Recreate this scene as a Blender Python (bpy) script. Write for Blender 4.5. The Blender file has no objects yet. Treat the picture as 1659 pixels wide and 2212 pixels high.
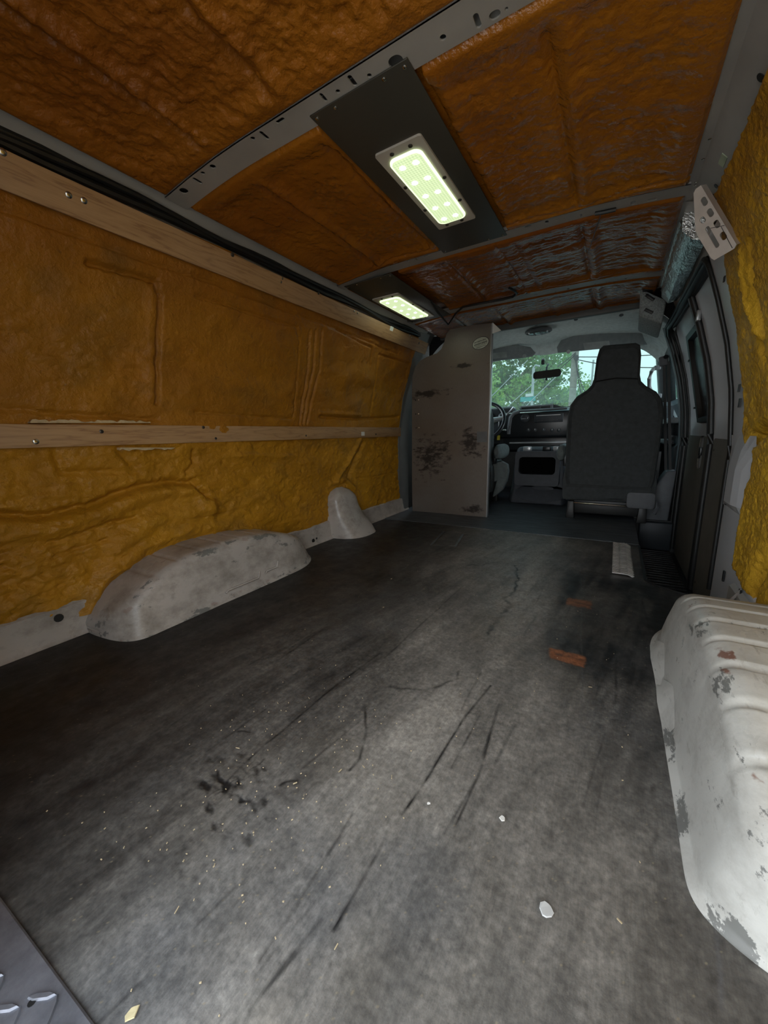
import bpy, bmesh, math, random
import numpy as np
from mathutils import Vector, Matrix
from mathutils.geometry import tessellate_polygon

sc = bpy.context.scene
COL = sc.collection
random.seed(7)
PI = math.pi

# ------------------------------------------------------------------ camera
FPX, W, H = 816.0, 1659, 2212                      # focal length in pixels of the 1659x2212 frame
CX, CH = 0.5172, 0.5745                            # eye: right of the van's centre line, at the rear sill
def cam_axes():
    dY = np.array([1332 - W/2, 928 - H/2, FPX]); dY /= np.linalg.norm(dY)
    up = np.array([math.sin(.092), -math.cos(.092), 0]); up -= dY*up.dot(dY); up /= np.linalg.norm(up)
    return np.array([np.cross(dY, up), dY, up])
CM = cam_axes()
EYE = np.array([CX, 0, CH])
def ray(px, py): return CM @ np.array([px - W/2, py - H/2, FPX])
def at(px, py, ax, val):                           # photo pixel -> point on the plane x, y or z = val
    r = ray(px, py); i = 'xyz'.index(ax)
    return EYE + r*((val - EYE[i])/r[i])
cd = bpy.data.cameras.new('camera'); cam = bpy.data.objects.new('camera', cd); COL.objects.link(cam)
cd.sensor_fit = 'HORIZONTAL'; cd.sensor_width = 36; cd.lens = FPX/W*36; cd.clip_start = .01; cd.clip_end = 500
cam.matrix_world = Matrix([[CM[i, 0], -CM[i, 1], -CM[i, 2], EYE[i]] for i in range(3)] + [[0, 0, 0, 1]])
sc.camera = cam

# ------------------------------------------------------------------ light
sc.view_settings.view_transform = 'Standard'; sc.view_settings.look = 'None'
sc.view_settings.gamma = 1; sc.view_settings.use_curve_mapping = False
sc.view_settings.exposure = 1.0
SKY = 2.6
wd = bpy.data.worlds.new('world'); sc.world = wd; wd.use_nodes = True
wn, wl = wd.node_tree.nodes, wd.node_tree.links
wn.clear()
w_out = wn.new('ShaderNodeOutputWorld'); w_bg = wn.new('ShaderNodeBackground'); w_tc = wn.new('ShaderNodeTexCoord')
w_sep = wn.new('ShaderNodeSeparateXYZ'); w_rmp = wn.new('ShaderNodeValToRGB'); w_nz = wn.new('ShaderNodeTexNoise')
w_map = wn.new('ShaderNodeMapping'); w_cr = wn.new('ShaderNodeValToRGB'); w_mix = wn.new('ShaderNodeMix'); w_mix.data_type = 'RGBA'
w_rmp.color_ramp.elements[0].position = .0; w_rmp.color_ramp.elements[0].color = (.90, .96, .98, 1)
w_rmp.color_ramp.elements[1].position = .7; w_rmp.color_ramp.elements[1].color = (.55, .72, .90, 1)
w_map.inputs['Scale'].default_value = (1.6, 1.6, 5)
w_nz.inputs['Scale'].default_value = 1.8; w_nz.inputs['Detail'].default_value = 6
w_cr.color_ramp.elements[0].position = .42; w_cr.color_ramp.elements[1].position = .68
w_mix.inputs['B'].default_value = (1, .99, .97, 1)
wl.new(w_tc.outputs['Generated'], w_sep.inputs[0]); wl.new(w_sep.outputs['Z'], w_rmp.inputs[0])
wl.new(w_tc.outputs['Generated'], w_map.inputs[0]); wl.new(w_map.outputs[0], w_nz.inputs['Vector'])
wl.new(w_nz.outputs['Fac'], w_cr.inputs[0]); wl.new(w_cr.outputs['Color'], w_mix.inputs['Factor'])
wl.new(w_rmp.outputs['Color'], w_mix.inputs['A']); wl.new(w_mix.outputs['Result'], w_bg.inputs['Color'])
w_bg.inputs['Strength'].default_value = SKY
wl.new(w_bg.outputs[0], w_out.inputs[0])
sd = bpy.data.lights.new('sun', 'SUN'); sun = bpy.data.objects.new('sun', sd); COL.objects.link(sun)
sd.energy = 3.5; sd.angle = math.radians(6); sd.color = (1, .95, .86)
sun.rotation_euler = Vector((.30, -.22, -.93)).to_track_quat('-Z', 'Y').to_euler()
sc.cycles.use_denoising = True
sc.cycles.max_bounces = 10
sc.cycles.diffuse_bounces = 6
sc.cycles.sample_clamp_indirect = 6

# ------------------------------------------------------------------ helpers
def tag(o, label=None, cat=None, group=None, kind=None):
    if label: o['label'] = label
    if cat: o['category'] = cat
    if group: o['group'] = group
    if kind: o['kind'] = kind
    return o
def empty(name, loc=(0, 0, 0), label=None, cat=None, group=None, kind=None):
    o = bpy.data.objects.new(name, None); COL.objects.link(o); o.location = loc; o.empty_display_size = .05
    return tag(o, label, cat, group, kind)
def wmat(p):
    m = p.matrix_parent_inverse @ p.matrix_basis
    return wmat(p.parent) @ m if p.parent else p.matrix_basis.copy()
def link(name, me, mat=None, parent=None):
    o = bpy.data.objects.new(name, me); COL.objects.link(o)
    if mat: me.materials.append(mat)
    if parent:
        o.parent = parent
        o.matrix_parent_inverse = wmat(parent).inverted()
    return o
class MB:
    def __init__(s): s.v, s.f = [], []
    def add(s, vs, fs):
        n = len(s.v); s.v += [tuple(map(float, v)) for v in vs]; s.f += [tuple(i+n for i in f) for f in fs]; return s
    def box(s, x0, x1, y0, y1, z0, z1):
        vs = [(x, y, z) for x in (x0, x1) for y in (y0, y1) for z in (z0, z1)]
        return s.add(vs, [(0, 1, 3, 2), (4, 6, 7, 5), (0, 4, 5, 1), (2, 3, 7, 6), (0, 2, 6, 4), (1, 5, 7, 3)])
    def obox(s, c, ax, h):                         # oriented box
        c = np.array(c, float); ax = [np.array(a, float)/np.linalg.norm(a) for a in ax]
        vs = [c + ax[0]*h[0]*i + ax[1]*h[1]*j + ax[2]*h[2]*k for i in (-1, 1) for j in (-1, 1) for k in (-1, 1)]
        return s.add(vs, [(0, 1, 3, 2), (4, 6, 7, 5), (0, 4, 5, 1), (2, 3, 7, 6), (0, 2, 6, 4), (1, 5, 7, 3)])
    def loft(s, secs, closed=True, caps=True):
        n = len(secs[0]); vs = [p for q in secs for p in q]; fs = []
        m = n if closed else n-1
        for i in range(len(secs)-1):
            for j in range(m):
                a, b = i*n+j, i*n+(j+1) % n
                fs.append((a, b, b+n, a+n))
        if caps and closed:
            fs.append(tuple(range(n))[::-1]); fs.append(tuple((len(secs)-1)*n+j for j in range(n)))
        return s.add(vs, fs)
    def tube(s, pts, r, n=8):
        pts = [Vector(p) for p in pts]; secs = []
        for i, p in enumerate(pts):
            t = (pts[min(i+1, len(pts)-1)] - pts[max(i-1, 0)]).normalized()
            a = t.cross(Vector((0, 0, 1)))
            if a.length < .05: a = t.cross(Vector((0, 1, 0)))
            a.normalize(); b = t.cross(a)
            rr = r[i] if isinstance(r, (list, tuple)) else r
            secs.append([p + (a*math.cos(k*2*PI/n) + b*math.sin(k*2*PI/n))*rr for k in range(n)])
        return s.loft(secs)
    def disc(s, c, nrm, r, h, n=12, dome=0):       # short cylinder standing on c along nrm
        c = Vector(c); nrm = Vector(nrm).normalized(); a = nrm.orthogonal().normalized(); b = nrm.cross(a)
        ring = lambda k, hh: [c + nrm*hh + (a*math.cos(j*2*PI/n) + b*math.sin(j*2*PI/n))*k for j in range(n)]
        secs = [ring(r, 0), ring(r, h*(.5 if dome else 1))]
        if dome: secs += [ring(r*.75, h*.85), ring(r*.35, h)]
        return s.loft(secs)
    def plate(s, outer, holes, to3, th):           # flat plate with real cut-outs; to3(u, v, d) -> point
        polys = [outer] + holes
        tri = tessellate_polygon([[Vector((u, v, 0)) for u, v in p] for p in polys])
        flat = [p for q in polys for p in q]; n = len(flat)
        vs = [to3(u, v, 0) for u, v in flat] + [to3(u, v, th) for u, v in flat]
        fs = [tuple(t) for t in tri] + [tuple(i+n for i in t[::-1]) for t in tri]
        k = 0
        for p in polys:
            for i in range(len(p)):
                a, b = k+i, k+(i+1) % len(p)
                fs.append((a, b, b+n, a+n))
            k += len(p)
        return s.add(vs, fs)
    def build(s, name, mat=None, parent=None, smooth=False, bevel=0, seg=2, sub=0):
        me = bpy.data.meshes.new(name); me.from_pydata(s.v, [], s.f)
        bm = bmesh.new(); bm.from_mesh(me); bmesh.ops.recalc_face_normals(bm, faces=bm.faces)
        if bevel:
            es = [e for e in bm.edges if len(e.link_faces) == 2 and e.calc_face_angle(0) > .5]
            bmesh.ops.bevel(bm, geom=es, offset=bevel, segments=seg, profile=.5, affect='EDGES', clamp_overlap=True)
        bm.to_mesh(me); bm.free()
        if smooth or bevel:
            me.polygons.foreach_set('use_smooth', [True]*len(me.polygons))
            me.set_sharp_from_angle(angle=math.radians(40 if not bevel else 50))
        o = link(name, me, mat, parent)
        if sub:
            m = o.modifiers.new('sub', 'SUBSURF'); m.levels = sub; m.render_levels = sub
        return o
def grid_mesh(name, P, mat, parent=None, cols=None, mask=None, smooth=True, attrs=None):
    n, m = P.shape[:2]
    idx = np.arange(n*m).reshape(n, m)
    q = np.stack([idx[:-1, :-1], idx[1:, :-1], idx[1:, 1:], idx[:-1, 1:]], -1)
    q = q[mask] if mask is not None else q.reshape(-1, 4)
    me = bpy.data.meshes.new(name)
    me.vertices.add(n*m); me.vertices.foreach_set('co', P.reshape(-1).astype(np.float32))
    me.loops.add(len(q)*4); me.loops.foreach_set('vertex_index', q.reshape(-1).astype(np.int32))
    me.polygons.add(len(q)); me.polygons.foreach_set('loop_start', (np.arange(len(q))*4).astype(np.int32))
    me.update(calc_edges=True)
    if cols is not None:
        a = me.color_attributes.new('Col', 'FLOAT_COLOR', 'POINT')
        c4 = np.ones((n*m, 4), np.float32); c4[:, :3] = np.clip(cols.reshape(-1, 3), 0, 1); a.data.foreach_set('color', c4.reshape(-1))
    for k, v in (attrs or {}).items():
        a = me.attributes.new(k, 'FLOAT', 'POINT'); a.data.foreach_set('value', v.reshape(-1).astype(np.float32))
    if smooth: me.polygons.foreach_set('use_smooth', np.ones(len(q), bool))
    return link(name, me, mat, parent)
def vnoise(x, y, seed):
    r = np.random.RandomState(seed).rand(256, 256).astype(np.float32)
    xi, yi = np.floor(x).astype(int), np.floor(y).astype(int); fx, fy = x-xi, y-yi
    fx = fx*fx*fx*(fx*(fx*6-15)+10); fy = fy*fy*fy*(fy*(fy*6-15)+10)
    g = lambda a, b: r[a & 255, b & 255]
    return (g(xi, yi)*(1-fx)+g(xi+1, yi)*fx)*(1-fy) + (g(xi, yi+1)*(1-fx)+g(xi+1, yi+1)*fx)*fy
def fbm(x, y, f, seed, o=4):
    t = 0; a = 1; s = 0
    for k in range(o):
        t = t + a*(vnoise(x*f+17.3*k, y*f+9.1*k, seed+k)-.5); s += a*.5; a *= .5; f *= 2.03
    return t/s                                     # about -1..1
def sstep(a, b, x): t = np.clip((x-a)/(b-a), 0, 1); return t*t*(3-2*t)
def pdist(A, B, pts):                              # distance to a polyline
    d = np.full(A.shape, 9., np.float32)
    for (a0, b0), (a1, b1) in zip(pts[:-1], pts[1:]):
        da, db = a1-a0, b1-b0; L = da*da+db*db+1e-12
        t = np.clip(((A-a0)*da+(B-b0)*db)/L, 0, 1)
        d = np.minimum(d, np.hypot(A-a0-t*da, B-b0-t*db))
    return d
PZ = [-.4, .5, .69, .86, 1.01, 1.15, 1.22, 1.285, 1.4]
PX = [.87, .87, .852, .820, .778, .732, .708, .665, .58]
def xw(z): return np.interp(z, PZ, PX)             # half width of the body by height
def wall_hit(px, py, side):
    r = ray(px, py); t = np.linspace(.02, 8, 6000)[:, None]; p = EYE + r/np.linalg.norm(r)*t
    k = np.argmax(side*p[:, 0] > xw(p[:, 2])); return p[k]
def roofz(x): return 1.30 - .022*np.clip((np.abs(x)-.30)/.36, 0, 1)**2

# ------------------------------------------------------------------ materials
class NT:
    def __init__(s, name):
        s.m = bpy.data.materials.new(name); s.m.use_nodes = True; s.n = s.m.node_tree.nodes; s.l = s.m.node_tree.links
        s.b = s.n['Principled BSDF']; s.out = s.n['Material Output']; s._tc = None
    def node(s, t, **kw):
        o = s.n.new(t)
        for k, v in kw.items():
            if k in o.inputs: o.inputs[k].default_value = v
            else: setattr(o, k, v)
        return o
    def lk(s, a, b): s.l.new(a, b)
    def coord(s, scale=(1, 1, 1), rot=(0, 0, 0)):
        if not s._tc: s._tc = s.node('ShaderNodeTexCoord')
        mp = s.node('ShaderNodeMapping'); mp.inputs['Scale'].default_value = scale; mp.inputs['Rotation'].default_value = rot
        s.lk(s._tc.outputs['Object'], mp.inputs[0]); return mp.outputs[0]
    def noise(s, scale, detail=4, rough=.55, co=None):
        nz = s.node('ShaderNodeTexNoise'); nz.inputs['Scale'].default_value = scale; nz.inputs['Detail'].default_value = detail
        nz.inputs['Roughness'].default_value = rough; s.lk(co or s.coord(), nz.inputs['Vector']); return nz.outputs['Fac']
    def ramp(s, fac, stops):
        r = s.node('ShaderNodeValToRGB'); e = r.color_ramp.elements
        while len(e) < len(stops): e.new(.5)
        for i, (p, c) in enumerate(stops): e[i].position = p; e[i].color = tuple(c)+(1,) if len(c) == 3 else c
        s.lk(fac, r.inputs[0]); return r.outputs['Color']
    def mix(s, fac, a, b, mode='MIX'):
        m = s.node('ShaderNodeMix'); m.data_type = 'RGBA'; m.blend_type = mode
        for k, v in (('Factor', fac), ('A', a), ('B', b)):
            if isinstance(v, (int, float)): m.inputs[k].default_value = v
            elif isinstance(v, tuple): m.inputs[k].default_value = v+(1,) if len(v) == 3 else v
            else: s.lk(v, m.inputs[k])
        return m.outputs['Result']
    def bump(s, h, strength, dist=.01):
        b = s.node('ShaderNodeBump'); b.inputs['Strength'].default_value = strength; b.inputs['Distance'].default_value = dist
        s.lk(h, b.inputs['Height'])
        if s.b.inputs['Normal'].links: s.lk(s.b.inputs['Normal'].links[0].from_socket, b.inputs['Normal'])
        s.lk(b.outputs[0], s.b.inputs['Normal']); return s
    def set(s, col=None, rough=None, metal=None, spec=None):
        for k, v in (('Base Color', col), ('Roughness', rough), ('Metallic', metal), ('Specular IOR Level', spec)):
            if v is None: continue
            if isinstance(v, (int, float)): s.b.inputs[k].default_value = v
            elif isinstance(v, tuple): s.b.inputs[k].default_value = v+(1,)
            else: s.lk(v, s.b.inputs[k])
        return s
def simple(name, col, rough=.5, metal=0, var=.25, nscale=12, bump=0, bscale=200, spec=.5):
    t = NT(name); n = t.noise(nscale, 5)
    c = t.ramp(n, [(.3, tuple(k*(1-var) for k in col)), (.7, tuple(min(1, k*(1+var)) for k in col))])
    t.set(c, rough, metal, spec)
    if bump: t.bump(t.noise(bscale, 3), bump, .002)
    return t.m
M = {}
def foam(name, rough, bumpy, spec=.5):
    t = NT(name); a = t.node('ShaderNodeAttribute'); a.attribute_name = 'Col'
    n1 = t.noise(9, 5); c = t.mix(.55, a.outputs['Color'], t.ramp(n1, [(.3, (.62, .60, .55)), (.7, (1.0, 1.0, 1.0))]), 'MULTIPLY')
    n2 = t.noise(55, 4, .65)
    c = t.mix(t.ramp(n2, [(.63, (0, 0, 0)), (.76, (.55, .55, .55))]), c, (.10, .045, .008))
    rr = t.ramp(t.noise(7, 4), [(.3, (rough*.75,)*3), (.7, (min(1, rough*1.3),)*3)])
    t.set(c, rr, 0, spec)
    t.bump(t.noise(60, 3), bumpy*.55, .012); t.bump(t.noise(210, 3), bumpy*.30, .004)
    return t.m
M['foam_wall'] = foam('spray_foam_wall', .50, .85, .3)
M['foam_right'] = foam('spray_foam_right', .55, 1.1, .3)
M['foam_roof'] = foam('spray_foam_roof', .42, .9, .4)
M['foam_gloss'] = foam('spray_foam_gloss', .17, .55, .65)
M['foam_semi'] = foam('spray_foam_semi_gloss', .24, .7, .55)
M['steel'] = simple('grey_painted_steel', (.34, .325, .30), .42, 0, .12, 6)
M['steel_dark'] = simple('dark_painted_steel', (.10, .10, .095), .5, 0, .2, 6)
M['panel'] = simple('charcoal_sheet', (.050, .046, .036), .45, 0, .15, 3)
M['lampframe'] = simple('cream_enamel', (.52, .48, .42), .4, 0, .08, 10)
M['chrome'] = simple('zinc_screw', (.55, .53, .48), .25, 1, .1, 30)
M['screwdark'] = simple('dark_screw', (.10, .09, .08), .4, .8, .2, 30)
M['black'] = simple('black_rubber', (.010, .010, .010), .45, 0, .2, 20)
M['blackgloss'] = simple('black_plastic', (.012, .013, .015), .3, 0, .2, 20)
M['dashm'] = simple('dark_slate_plastic', (.022, .026, .031), .5, 0, .15, 30, .15, 400)
M['doghouse'] = simple('slate_grey_plastic', (.045, .050, .060), .55, 0, .15, 30, .2, 400)
M['trimgrey'] = simple('grey_trim_plastic', (.11, .115, .125), .55, 0, .1, 30, .15, 400)
M['carpet'] = simple('grey_carpet', (.30, .33, .33), .95, 0, .35, 160, .6, 500, .1)
M['fabric'] = simple('charcoal_seat_fabric', (.062, .068, .070), .9, 0, .15, 40, .35, 700, .2)
M['fabric_lit'] = simple('lit_seat_fabric', (.13, .15, .15), .9, 0, .15, 40, .35, 700, .2)  # lighter copy of the charcoal seat fabric, light put into its colour
M['headl'] = simple('grey_headliner', (.62, .66, .65), .95, 0, .12, 40, .3, 500, .1)
M['visor'] = simple('grey_visor', (.24, .26, .27), .85, 0, .1, 40)
M['white_paint'] = simple('white_body_paint', (.56, .57, .60), .28, 0, .05, 5)
M['door_panel'] = simple('brown_grey_hardboard', (.125, .110, .090), .6, 0, .12, 14)
M['galv'] = simple('galvanised_bracket', (.62, .57, .53), .38, .25, .08, 25)
M['paper'] = simple('white_paper', (.75, .75, .72), .7, 0, .05, 20)
M['silver'] = simple('silver_plastic', (.45, .46, .47), .3, .4, .1, 20)
M['yellow_tag'] = simple('yellow_tag', (.7, .55, .05), .6, 0, .1, 20)
M['tape'] = simple('grey_tape', (.12, .125, .13), .6, 0, .1, 30)
M['wood_pole'] = simple('weathered_pole_wood', (.30, .26, .22), .8, 0, .2, 8)
M['asphalt'] = simple('concrete_yard', (.30, .285, .26), .9, 0, .25, 3, .3, 60)
M['teal_sign'] = simple('teal_sign_face', (.02, .36, .34), .5, 0, .1, 8)
def mat_foil():
    t = NT('silver_foil_tape'); t.set((.68, .68, .66), .20, .95); t.bump(t.noise(26, 5, .65, t.coord((1, .45, 1))), .8, .012); return t.m
M['foil'] = mat_foil()
def mat_wood():
    t = NT('pine_board'); g = t.noise(1, 5, .55, t.coord((14, 1.3, 14)))
    w = t.node('ShaderNodeMath', operation='MULTIPLY'); w.inputs[1].default_value = 11; t.lk(g, w.inputs[0])
    fr = t.node('ShaderNodeMath', operation='PINGPONG'); fr.inputs[1].default_value = .5; t.lk(w.outputs[0], fr.inputs[0])
    c = t.ramp(fr.outputs[0], [(.0, (.27, .135, .055)), (.14, (.40, .225, .095)), (.5, (.46, .275, .125))])
    c = t.mix(t.ramp(t.noise(70, 3, .6, t.coord((3, .06, 3))), [(.35, (0, 0, 0)), (.8, (.5, .5, .5))]), c, (.40, .235, .11))
    c = t.mix(t.ramp(t.noise(3.5, 4, .6, t.coord((2, .7, 2))), [(.4, (0, 0, 0)), (.75, (.5, .5, .5))]), c, (.42, .27, .15))
    t.set(c, .55); t.bump(t.noise(70, 3, .6, t.coord((3, .06, 3))), .12, .002); return t.m
M['wood'] = mat_wood()
def mat_white_worn(name, rust, tone, dirt):
    t = NT(name); base = t.ramp(t.noise(6, 5), [(.3, tuple(k*.82 for k in tone)), (.7, tone)])
    at_ = t.node('ShaderNodeAttribute'); at_.attribute_name = 'wear'; wf = at_.outputs['Fac']
    d = t.ramp(t.noise(7, 7, .7, t.coord((1, 1, 1.4))), [(.46, (0, 0, 0)), (.74, (dirt,)*3)])
    c = t.mix(d, base, (.15, .125, .10))
    f = t.ramp(t.noise(90, 5, .7, t.coord((1, .25, .6))), [(.58, (0, 0, 0)), (.72, (.6, .6, .6))]); c = t.mix(f, c, (.30, .28, .25))
    sc_ = t.noise(21, 7, .72, t.coord((1, .45, 1)))
    ad = t.node('ShaderNodeMath', operation='MULTIPLY_ADD'); ad.inputs[1].default_value = .17; t.lk(wf, ad.inputs[0]); t.lk(sc_, ad.inputs[2])
    c = t.mix(t.ramp(ad.outputs[0], [(.672, (0, 0, 0)), (.70, (.9, .9, .9))]), c, (.14, .14, .13))
    rs2 = t.noise(9.5, 5, .6, t.coord((1, 1, 1.5))); ad2 = t.node('ShaderNodeMath', operation='MULTIPLY_ADD'); ad2.inputs[1].default_value = .14; t.lk(wf, ad2.inputs[0]); t.lk(rs2, ad2.inputs[2])
    c = t.mix(t.ramp(ad2.outputs[0], [(.745, (0, 0, 0)), (.775, (rust, rust, rust))]), c, (.17, .05, .022))
    t.set(c, t.ramp(t.noise(9, 5), [(.3, (.24,)*3), (.7, (.5,)*3)]))
    t.bump(t.noise(40, 4), .15, .004); return t.m
M['arch'] = mat_white_worn('worn_white_paint', .85, (.64, .625, .58), .55)
M['archb'] = mat_white_worn('scuffed_white_paint', .3, (.46, .415, .375), .9)
def mat_partition():
    t = NT('scuffed_aluminium'); brush = t.noise(40, 3, .5, t.coord((60, 1, 1.2)))
    c = t.ramp(brush, [(.3, (.14, .122, .106)), (.7, (.235, .208, .185))])
    c = t.mix(t.ramp(t.noise(3, 3), [(.4, (0, 0, 0)), (.7, (.6, .6, .6))]), c, (.15, .115, .085))
    def blob(centre, rad):
        mp = t.node('ShaderNodeMapping'); mp.vector_type = 'POINT'; t.coord(); t.lk(t._tc.outputs['Object'], mp.inputs[0])
        mp.inputs['Location'].default_value = tuple(-k/rr_ for k, rr_ in zip(centre, rad)); mp.inputs['Scale'].default_value = tuple(1/k for k in rad)
        ln = t.node('ShaderNodeVectorMath', operation='LENGTH'); t.lk(mp.outputs[0], ln.inputs[0])
        return t.ramp(ln.outputs['Value'], [(.15, (.30, .30, .30)), (1, (0, 0, 0))])
    m = None
    for cen, rad in (((-.62, 2.55, .42), (.26, 1, .26)), ((-.64, 2.55, .86), (.28, 1, .06)), ((-.33, 2.55, .50), (.16, 1, .18)), ((-.30, 2.55, .05), (.14, 1, .06)), ((-.36, 2.55, 1.02), (.2, 1, .03))):
        bl_ = blob(cen, rad); m = bl_ if m is None else t.mix(1.0, m, bl_, 'LIGHTEN')
    n = t.noise(13, 7, .72, t.coord((1, 1, 2.0))); ad = t.mix(1.0, m, n, 'ADD')
    st = t.ramp(ad, [(.68, (0, 0, 0)), (.80, (.92, .92, .92))])
    c = t.mix(st, c, (.030, .024, .020))
    t.set(c, t.ramp(brush, [(.3, (.36,)*3), (.7, (.52,)*3)]), .55); t.bump(brush, .06, .001); return t.m
M['partition'] = mat_partition()
def mat_floor():
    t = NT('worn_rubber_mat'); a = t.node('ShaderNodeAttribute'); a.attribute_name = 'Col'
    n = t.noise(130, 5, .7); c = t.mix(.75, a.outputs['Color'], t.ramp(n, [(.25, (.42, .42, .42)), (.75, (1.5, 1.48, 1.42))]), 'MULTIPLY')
    f = t.noise(60, 4, .65, t.coord((7, .8, 1), (0, 0, .16)))
    c = t.mix(.4, c, t.ramp(f, [(.3, (.55, .55, .55)), (.75, (1.3, 1.3, 1.28))]), 'MULTIPLY')
    rr = t.ramp(t.noise(14, 5, .65), [(.25, (.34,)*3), (.75, (.62,)*3)])
    t.set(c, rr, 0, .42)
    t.bump(t.noise(420, 3, .6), .18, .0015); t.bump(f, .14, .002); t.bump(t.noise(9, 3), .25, .01); return t.m
M['floor'] = mat_floor()
def mat_cabmat():
    t = NT('cab_mat'); f = t.noise(7, 5, .65, t.coord((1, 4, 1)))
    t.set(t.ramp(f, [(.3, (.025, .029, .034)), (.72, (.10, .112, .125))]), .5); t.bump(t.noise(300, 3), .2, .002); return t.m
M['cabmat'] = mat_cabmat()
def mat_tread(name, col, rough, metal):
    t = NT(name); t.set(t.ramp(t.noise(20, 6, .7), [(.3, tuple(k*.55 for k in col)), (.7, col)]), rough, metal); t.bump(t.noise(60, 4), .12, .002); return t.m
M['tread'] = mat_tread('aluminium_tread_plate', (.66, .63, .60), .38, .45)
M['sill'] = mat_tread('worn_tread_plate', (.42, .43, .48), .36, .75)
def mat_emit(name, col, st, tex=False):
    t = NT(name); t.set(col, .25); t.b.inputs['Emission Color'].default_value = col+(1,); t.b.inputs['Emission Strength'].default_value = st
    if tex:
        ck = t.node('ShaderNodeTexChecker'); ck.inputs['Scale'].default_value = 170; t.lk(t.coord((1, 1, 1), (0, 0, PI/4)), ck.inputs['Vector'])
        ck.inputs['Color1'].default_value = col+(1,); ck.inputs['Color2'].default_value = tuple(k*.72 for k in col)+(1,)
        t.lk(ck.outputs['Color'], t.b.inputs['Emission Color'])
    return t.m
M['lens'] = mat_emit('prismatic_lamp_lens', (.62, .76, .44), .62, True)
M['lensrim'] = mat_emit('lamp_lens_rim', (.70, .86, .50), .9)
M['led'] = mat_emit('white_led', (.92, 1.0, .92), 16)
def mat_glass(name, tint, dust=0):
    t = NT(name); tr = t.node('ShaderNodeBsdfTransparent'); tr.inputs[0].default_value = tint+(1,)
    gl = t.node('ShaderNodeBsdfGlossy'); gl.inputs['Roughness'].default_value = .02; gl.inputs[0].default_value = (.9, 1, 1, 1)
    fr = t.node('ShaderNodeFresnel'); fr.inputs[0].default_value = 1.22
    ms = t.node('ShaderNodeMixShader'); t.lk(fr.outputs[0], ms.inputs[0]); t.lk(tr.outputs[0], ms.inputs[1]); t.lk(gl.outputs[0], ms.inputs[2])
    last = ms.outputs[0]
    if dust:
        df = t.node('ShaderNodeBsdfTranslucent'); df.inputs[0].default_value = (.75, .95, .95, 1)
        m2 = t.node('ShaderNodeMixShader'); n = t.ramp(t.noise(5, 6, .7, t.coord((1, 1, 3))), [(.3, (dust*.4,)*3), (.75, (dust,)*3)])
        t.lk(n, m2.inputs[0]); t.lk(last, m2.inputs[1]); t.lk(df.outputs[0], m2.inputs[2]); last = m2.outputs[0]
    t.lk(last, t.out.inputs['Surface']); return t.m
M['glass'] = mat_glass('tinted_windshield', (.135, .205, .20), .02)
M['sideglass'] = mat_glass('side_glass', (.85, .95, .95))
M['mirror'] = simple('mirror_face', (.6, .6, .6), .03, 1, .01, 3)
def mat_leaf():
    t = NT('tree_leaf'); a = t.node('ShaderNodeAttribute'); a.attribute_name = 'Col'; t.set(a.outputs['Color'], .6)
    tl = t.node('ShaderNodeBsdfTranslucent'); t.lk(a.outputs['Color'], tl.inputs[0])
    ms = t.node('ShaderNodeMixShader'); ms.inputs[0].default_value = .35; t.lk(t.b.outputs[0], ms.inputs[1]); t.lk(tl.outputs[0], ms.inputs[2]); t.lk(ms.outputs[0], t.out.inputs['Surface']); return t.m
M['leaf'] = mat_leaf()

# ------------------------------------------------------------------ body shell (outer skin that keeps the daylight out)
def prof(side, off, z0, z1, n=18):
    zs = np.linspace(z0, z1, n); return [(side*(xw(z)+off), z) for z in zs]
sh = MB()
pl = prof(-1, .07, -.35, 1.30) + [(-.45, 1.385), (0, 1.395), (.45, 1.385)] + prof(1, .07, -.35, 1.30)[::-1]
sh.loft([[(x, y, z) for x, z in pl] for y in (-.08, 1, 2, 2.98)], closed=False)
sh.loft([[(x, y, z) for x, z in pl if z > 1.16] for y in (2.98, 3.42)], closed=False)       # cab roof
for s_ in (-1, 1):
    sh.loft([[(s_*(xw(z)+.07), y, z) for z in np.linspace(-.35, .60, 6)] for y in (2.98, 4.25)], closed=False)
sh.add([(-.95, 4.25, -.35), (.95, 4.25, -.35), (.95, 4.25, .74), (-.95, 4.25, .74)], [(0, 1, 2, 3)])
sh.add([(-.95, 4.25, .70), (.95, 4.25, .70), (.95, 5.0, .52), (-.95, 5.0, .52)], [(0, 1, 2, 3)])       # bonnet
sh.add([(-.95, -.08, -.35), (.95, -.08, -.35), (.95, 4.25, -.35), (-.95, 4.25, -.35)], [(0, 1, 2, 3)])
shell = sh.build('wall_body_shell', M['steel_dark']); tag(shell, 'dark outer steel body shell of the cargo van', 'van body', kind='structure')

# rear doors: the left one is shut, the right one stands open
rd = MB(); rd.box(-.90, 0.0, -.075, -.035, -.02, 1.30); rd.box(-.90, .90, -.075, -.035, 1.235, 1.36); rd.box(.80, .90, -.075, -.035, -.02, 1.30)
dr = rd.build('door_1', M['white_paint'], bevel=.006); tag(dr, 'white steel rear door shut behind the black floor mat', 'door', kind='structure')
tp = MB().box(-.80, -.06, -.035, -.028, .08, .60).build('trim_panel', M['door_panel'], dr, bevel=.003)

# ------------------------------------------------------------------ floor
fx = np.linspace(-.868, .868, 868); fy = np.concatenate([np.arange(.055, 1.0, .002), np.linspace(1.0, 2.235, 330)]); NX, NY = len(fx), len(fy)
FX, FY = np.meshgrid(fx, fy, indexing='ij')
FX = FX.astype(np.float32); FY = FY.astype(np.float32)
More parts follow.
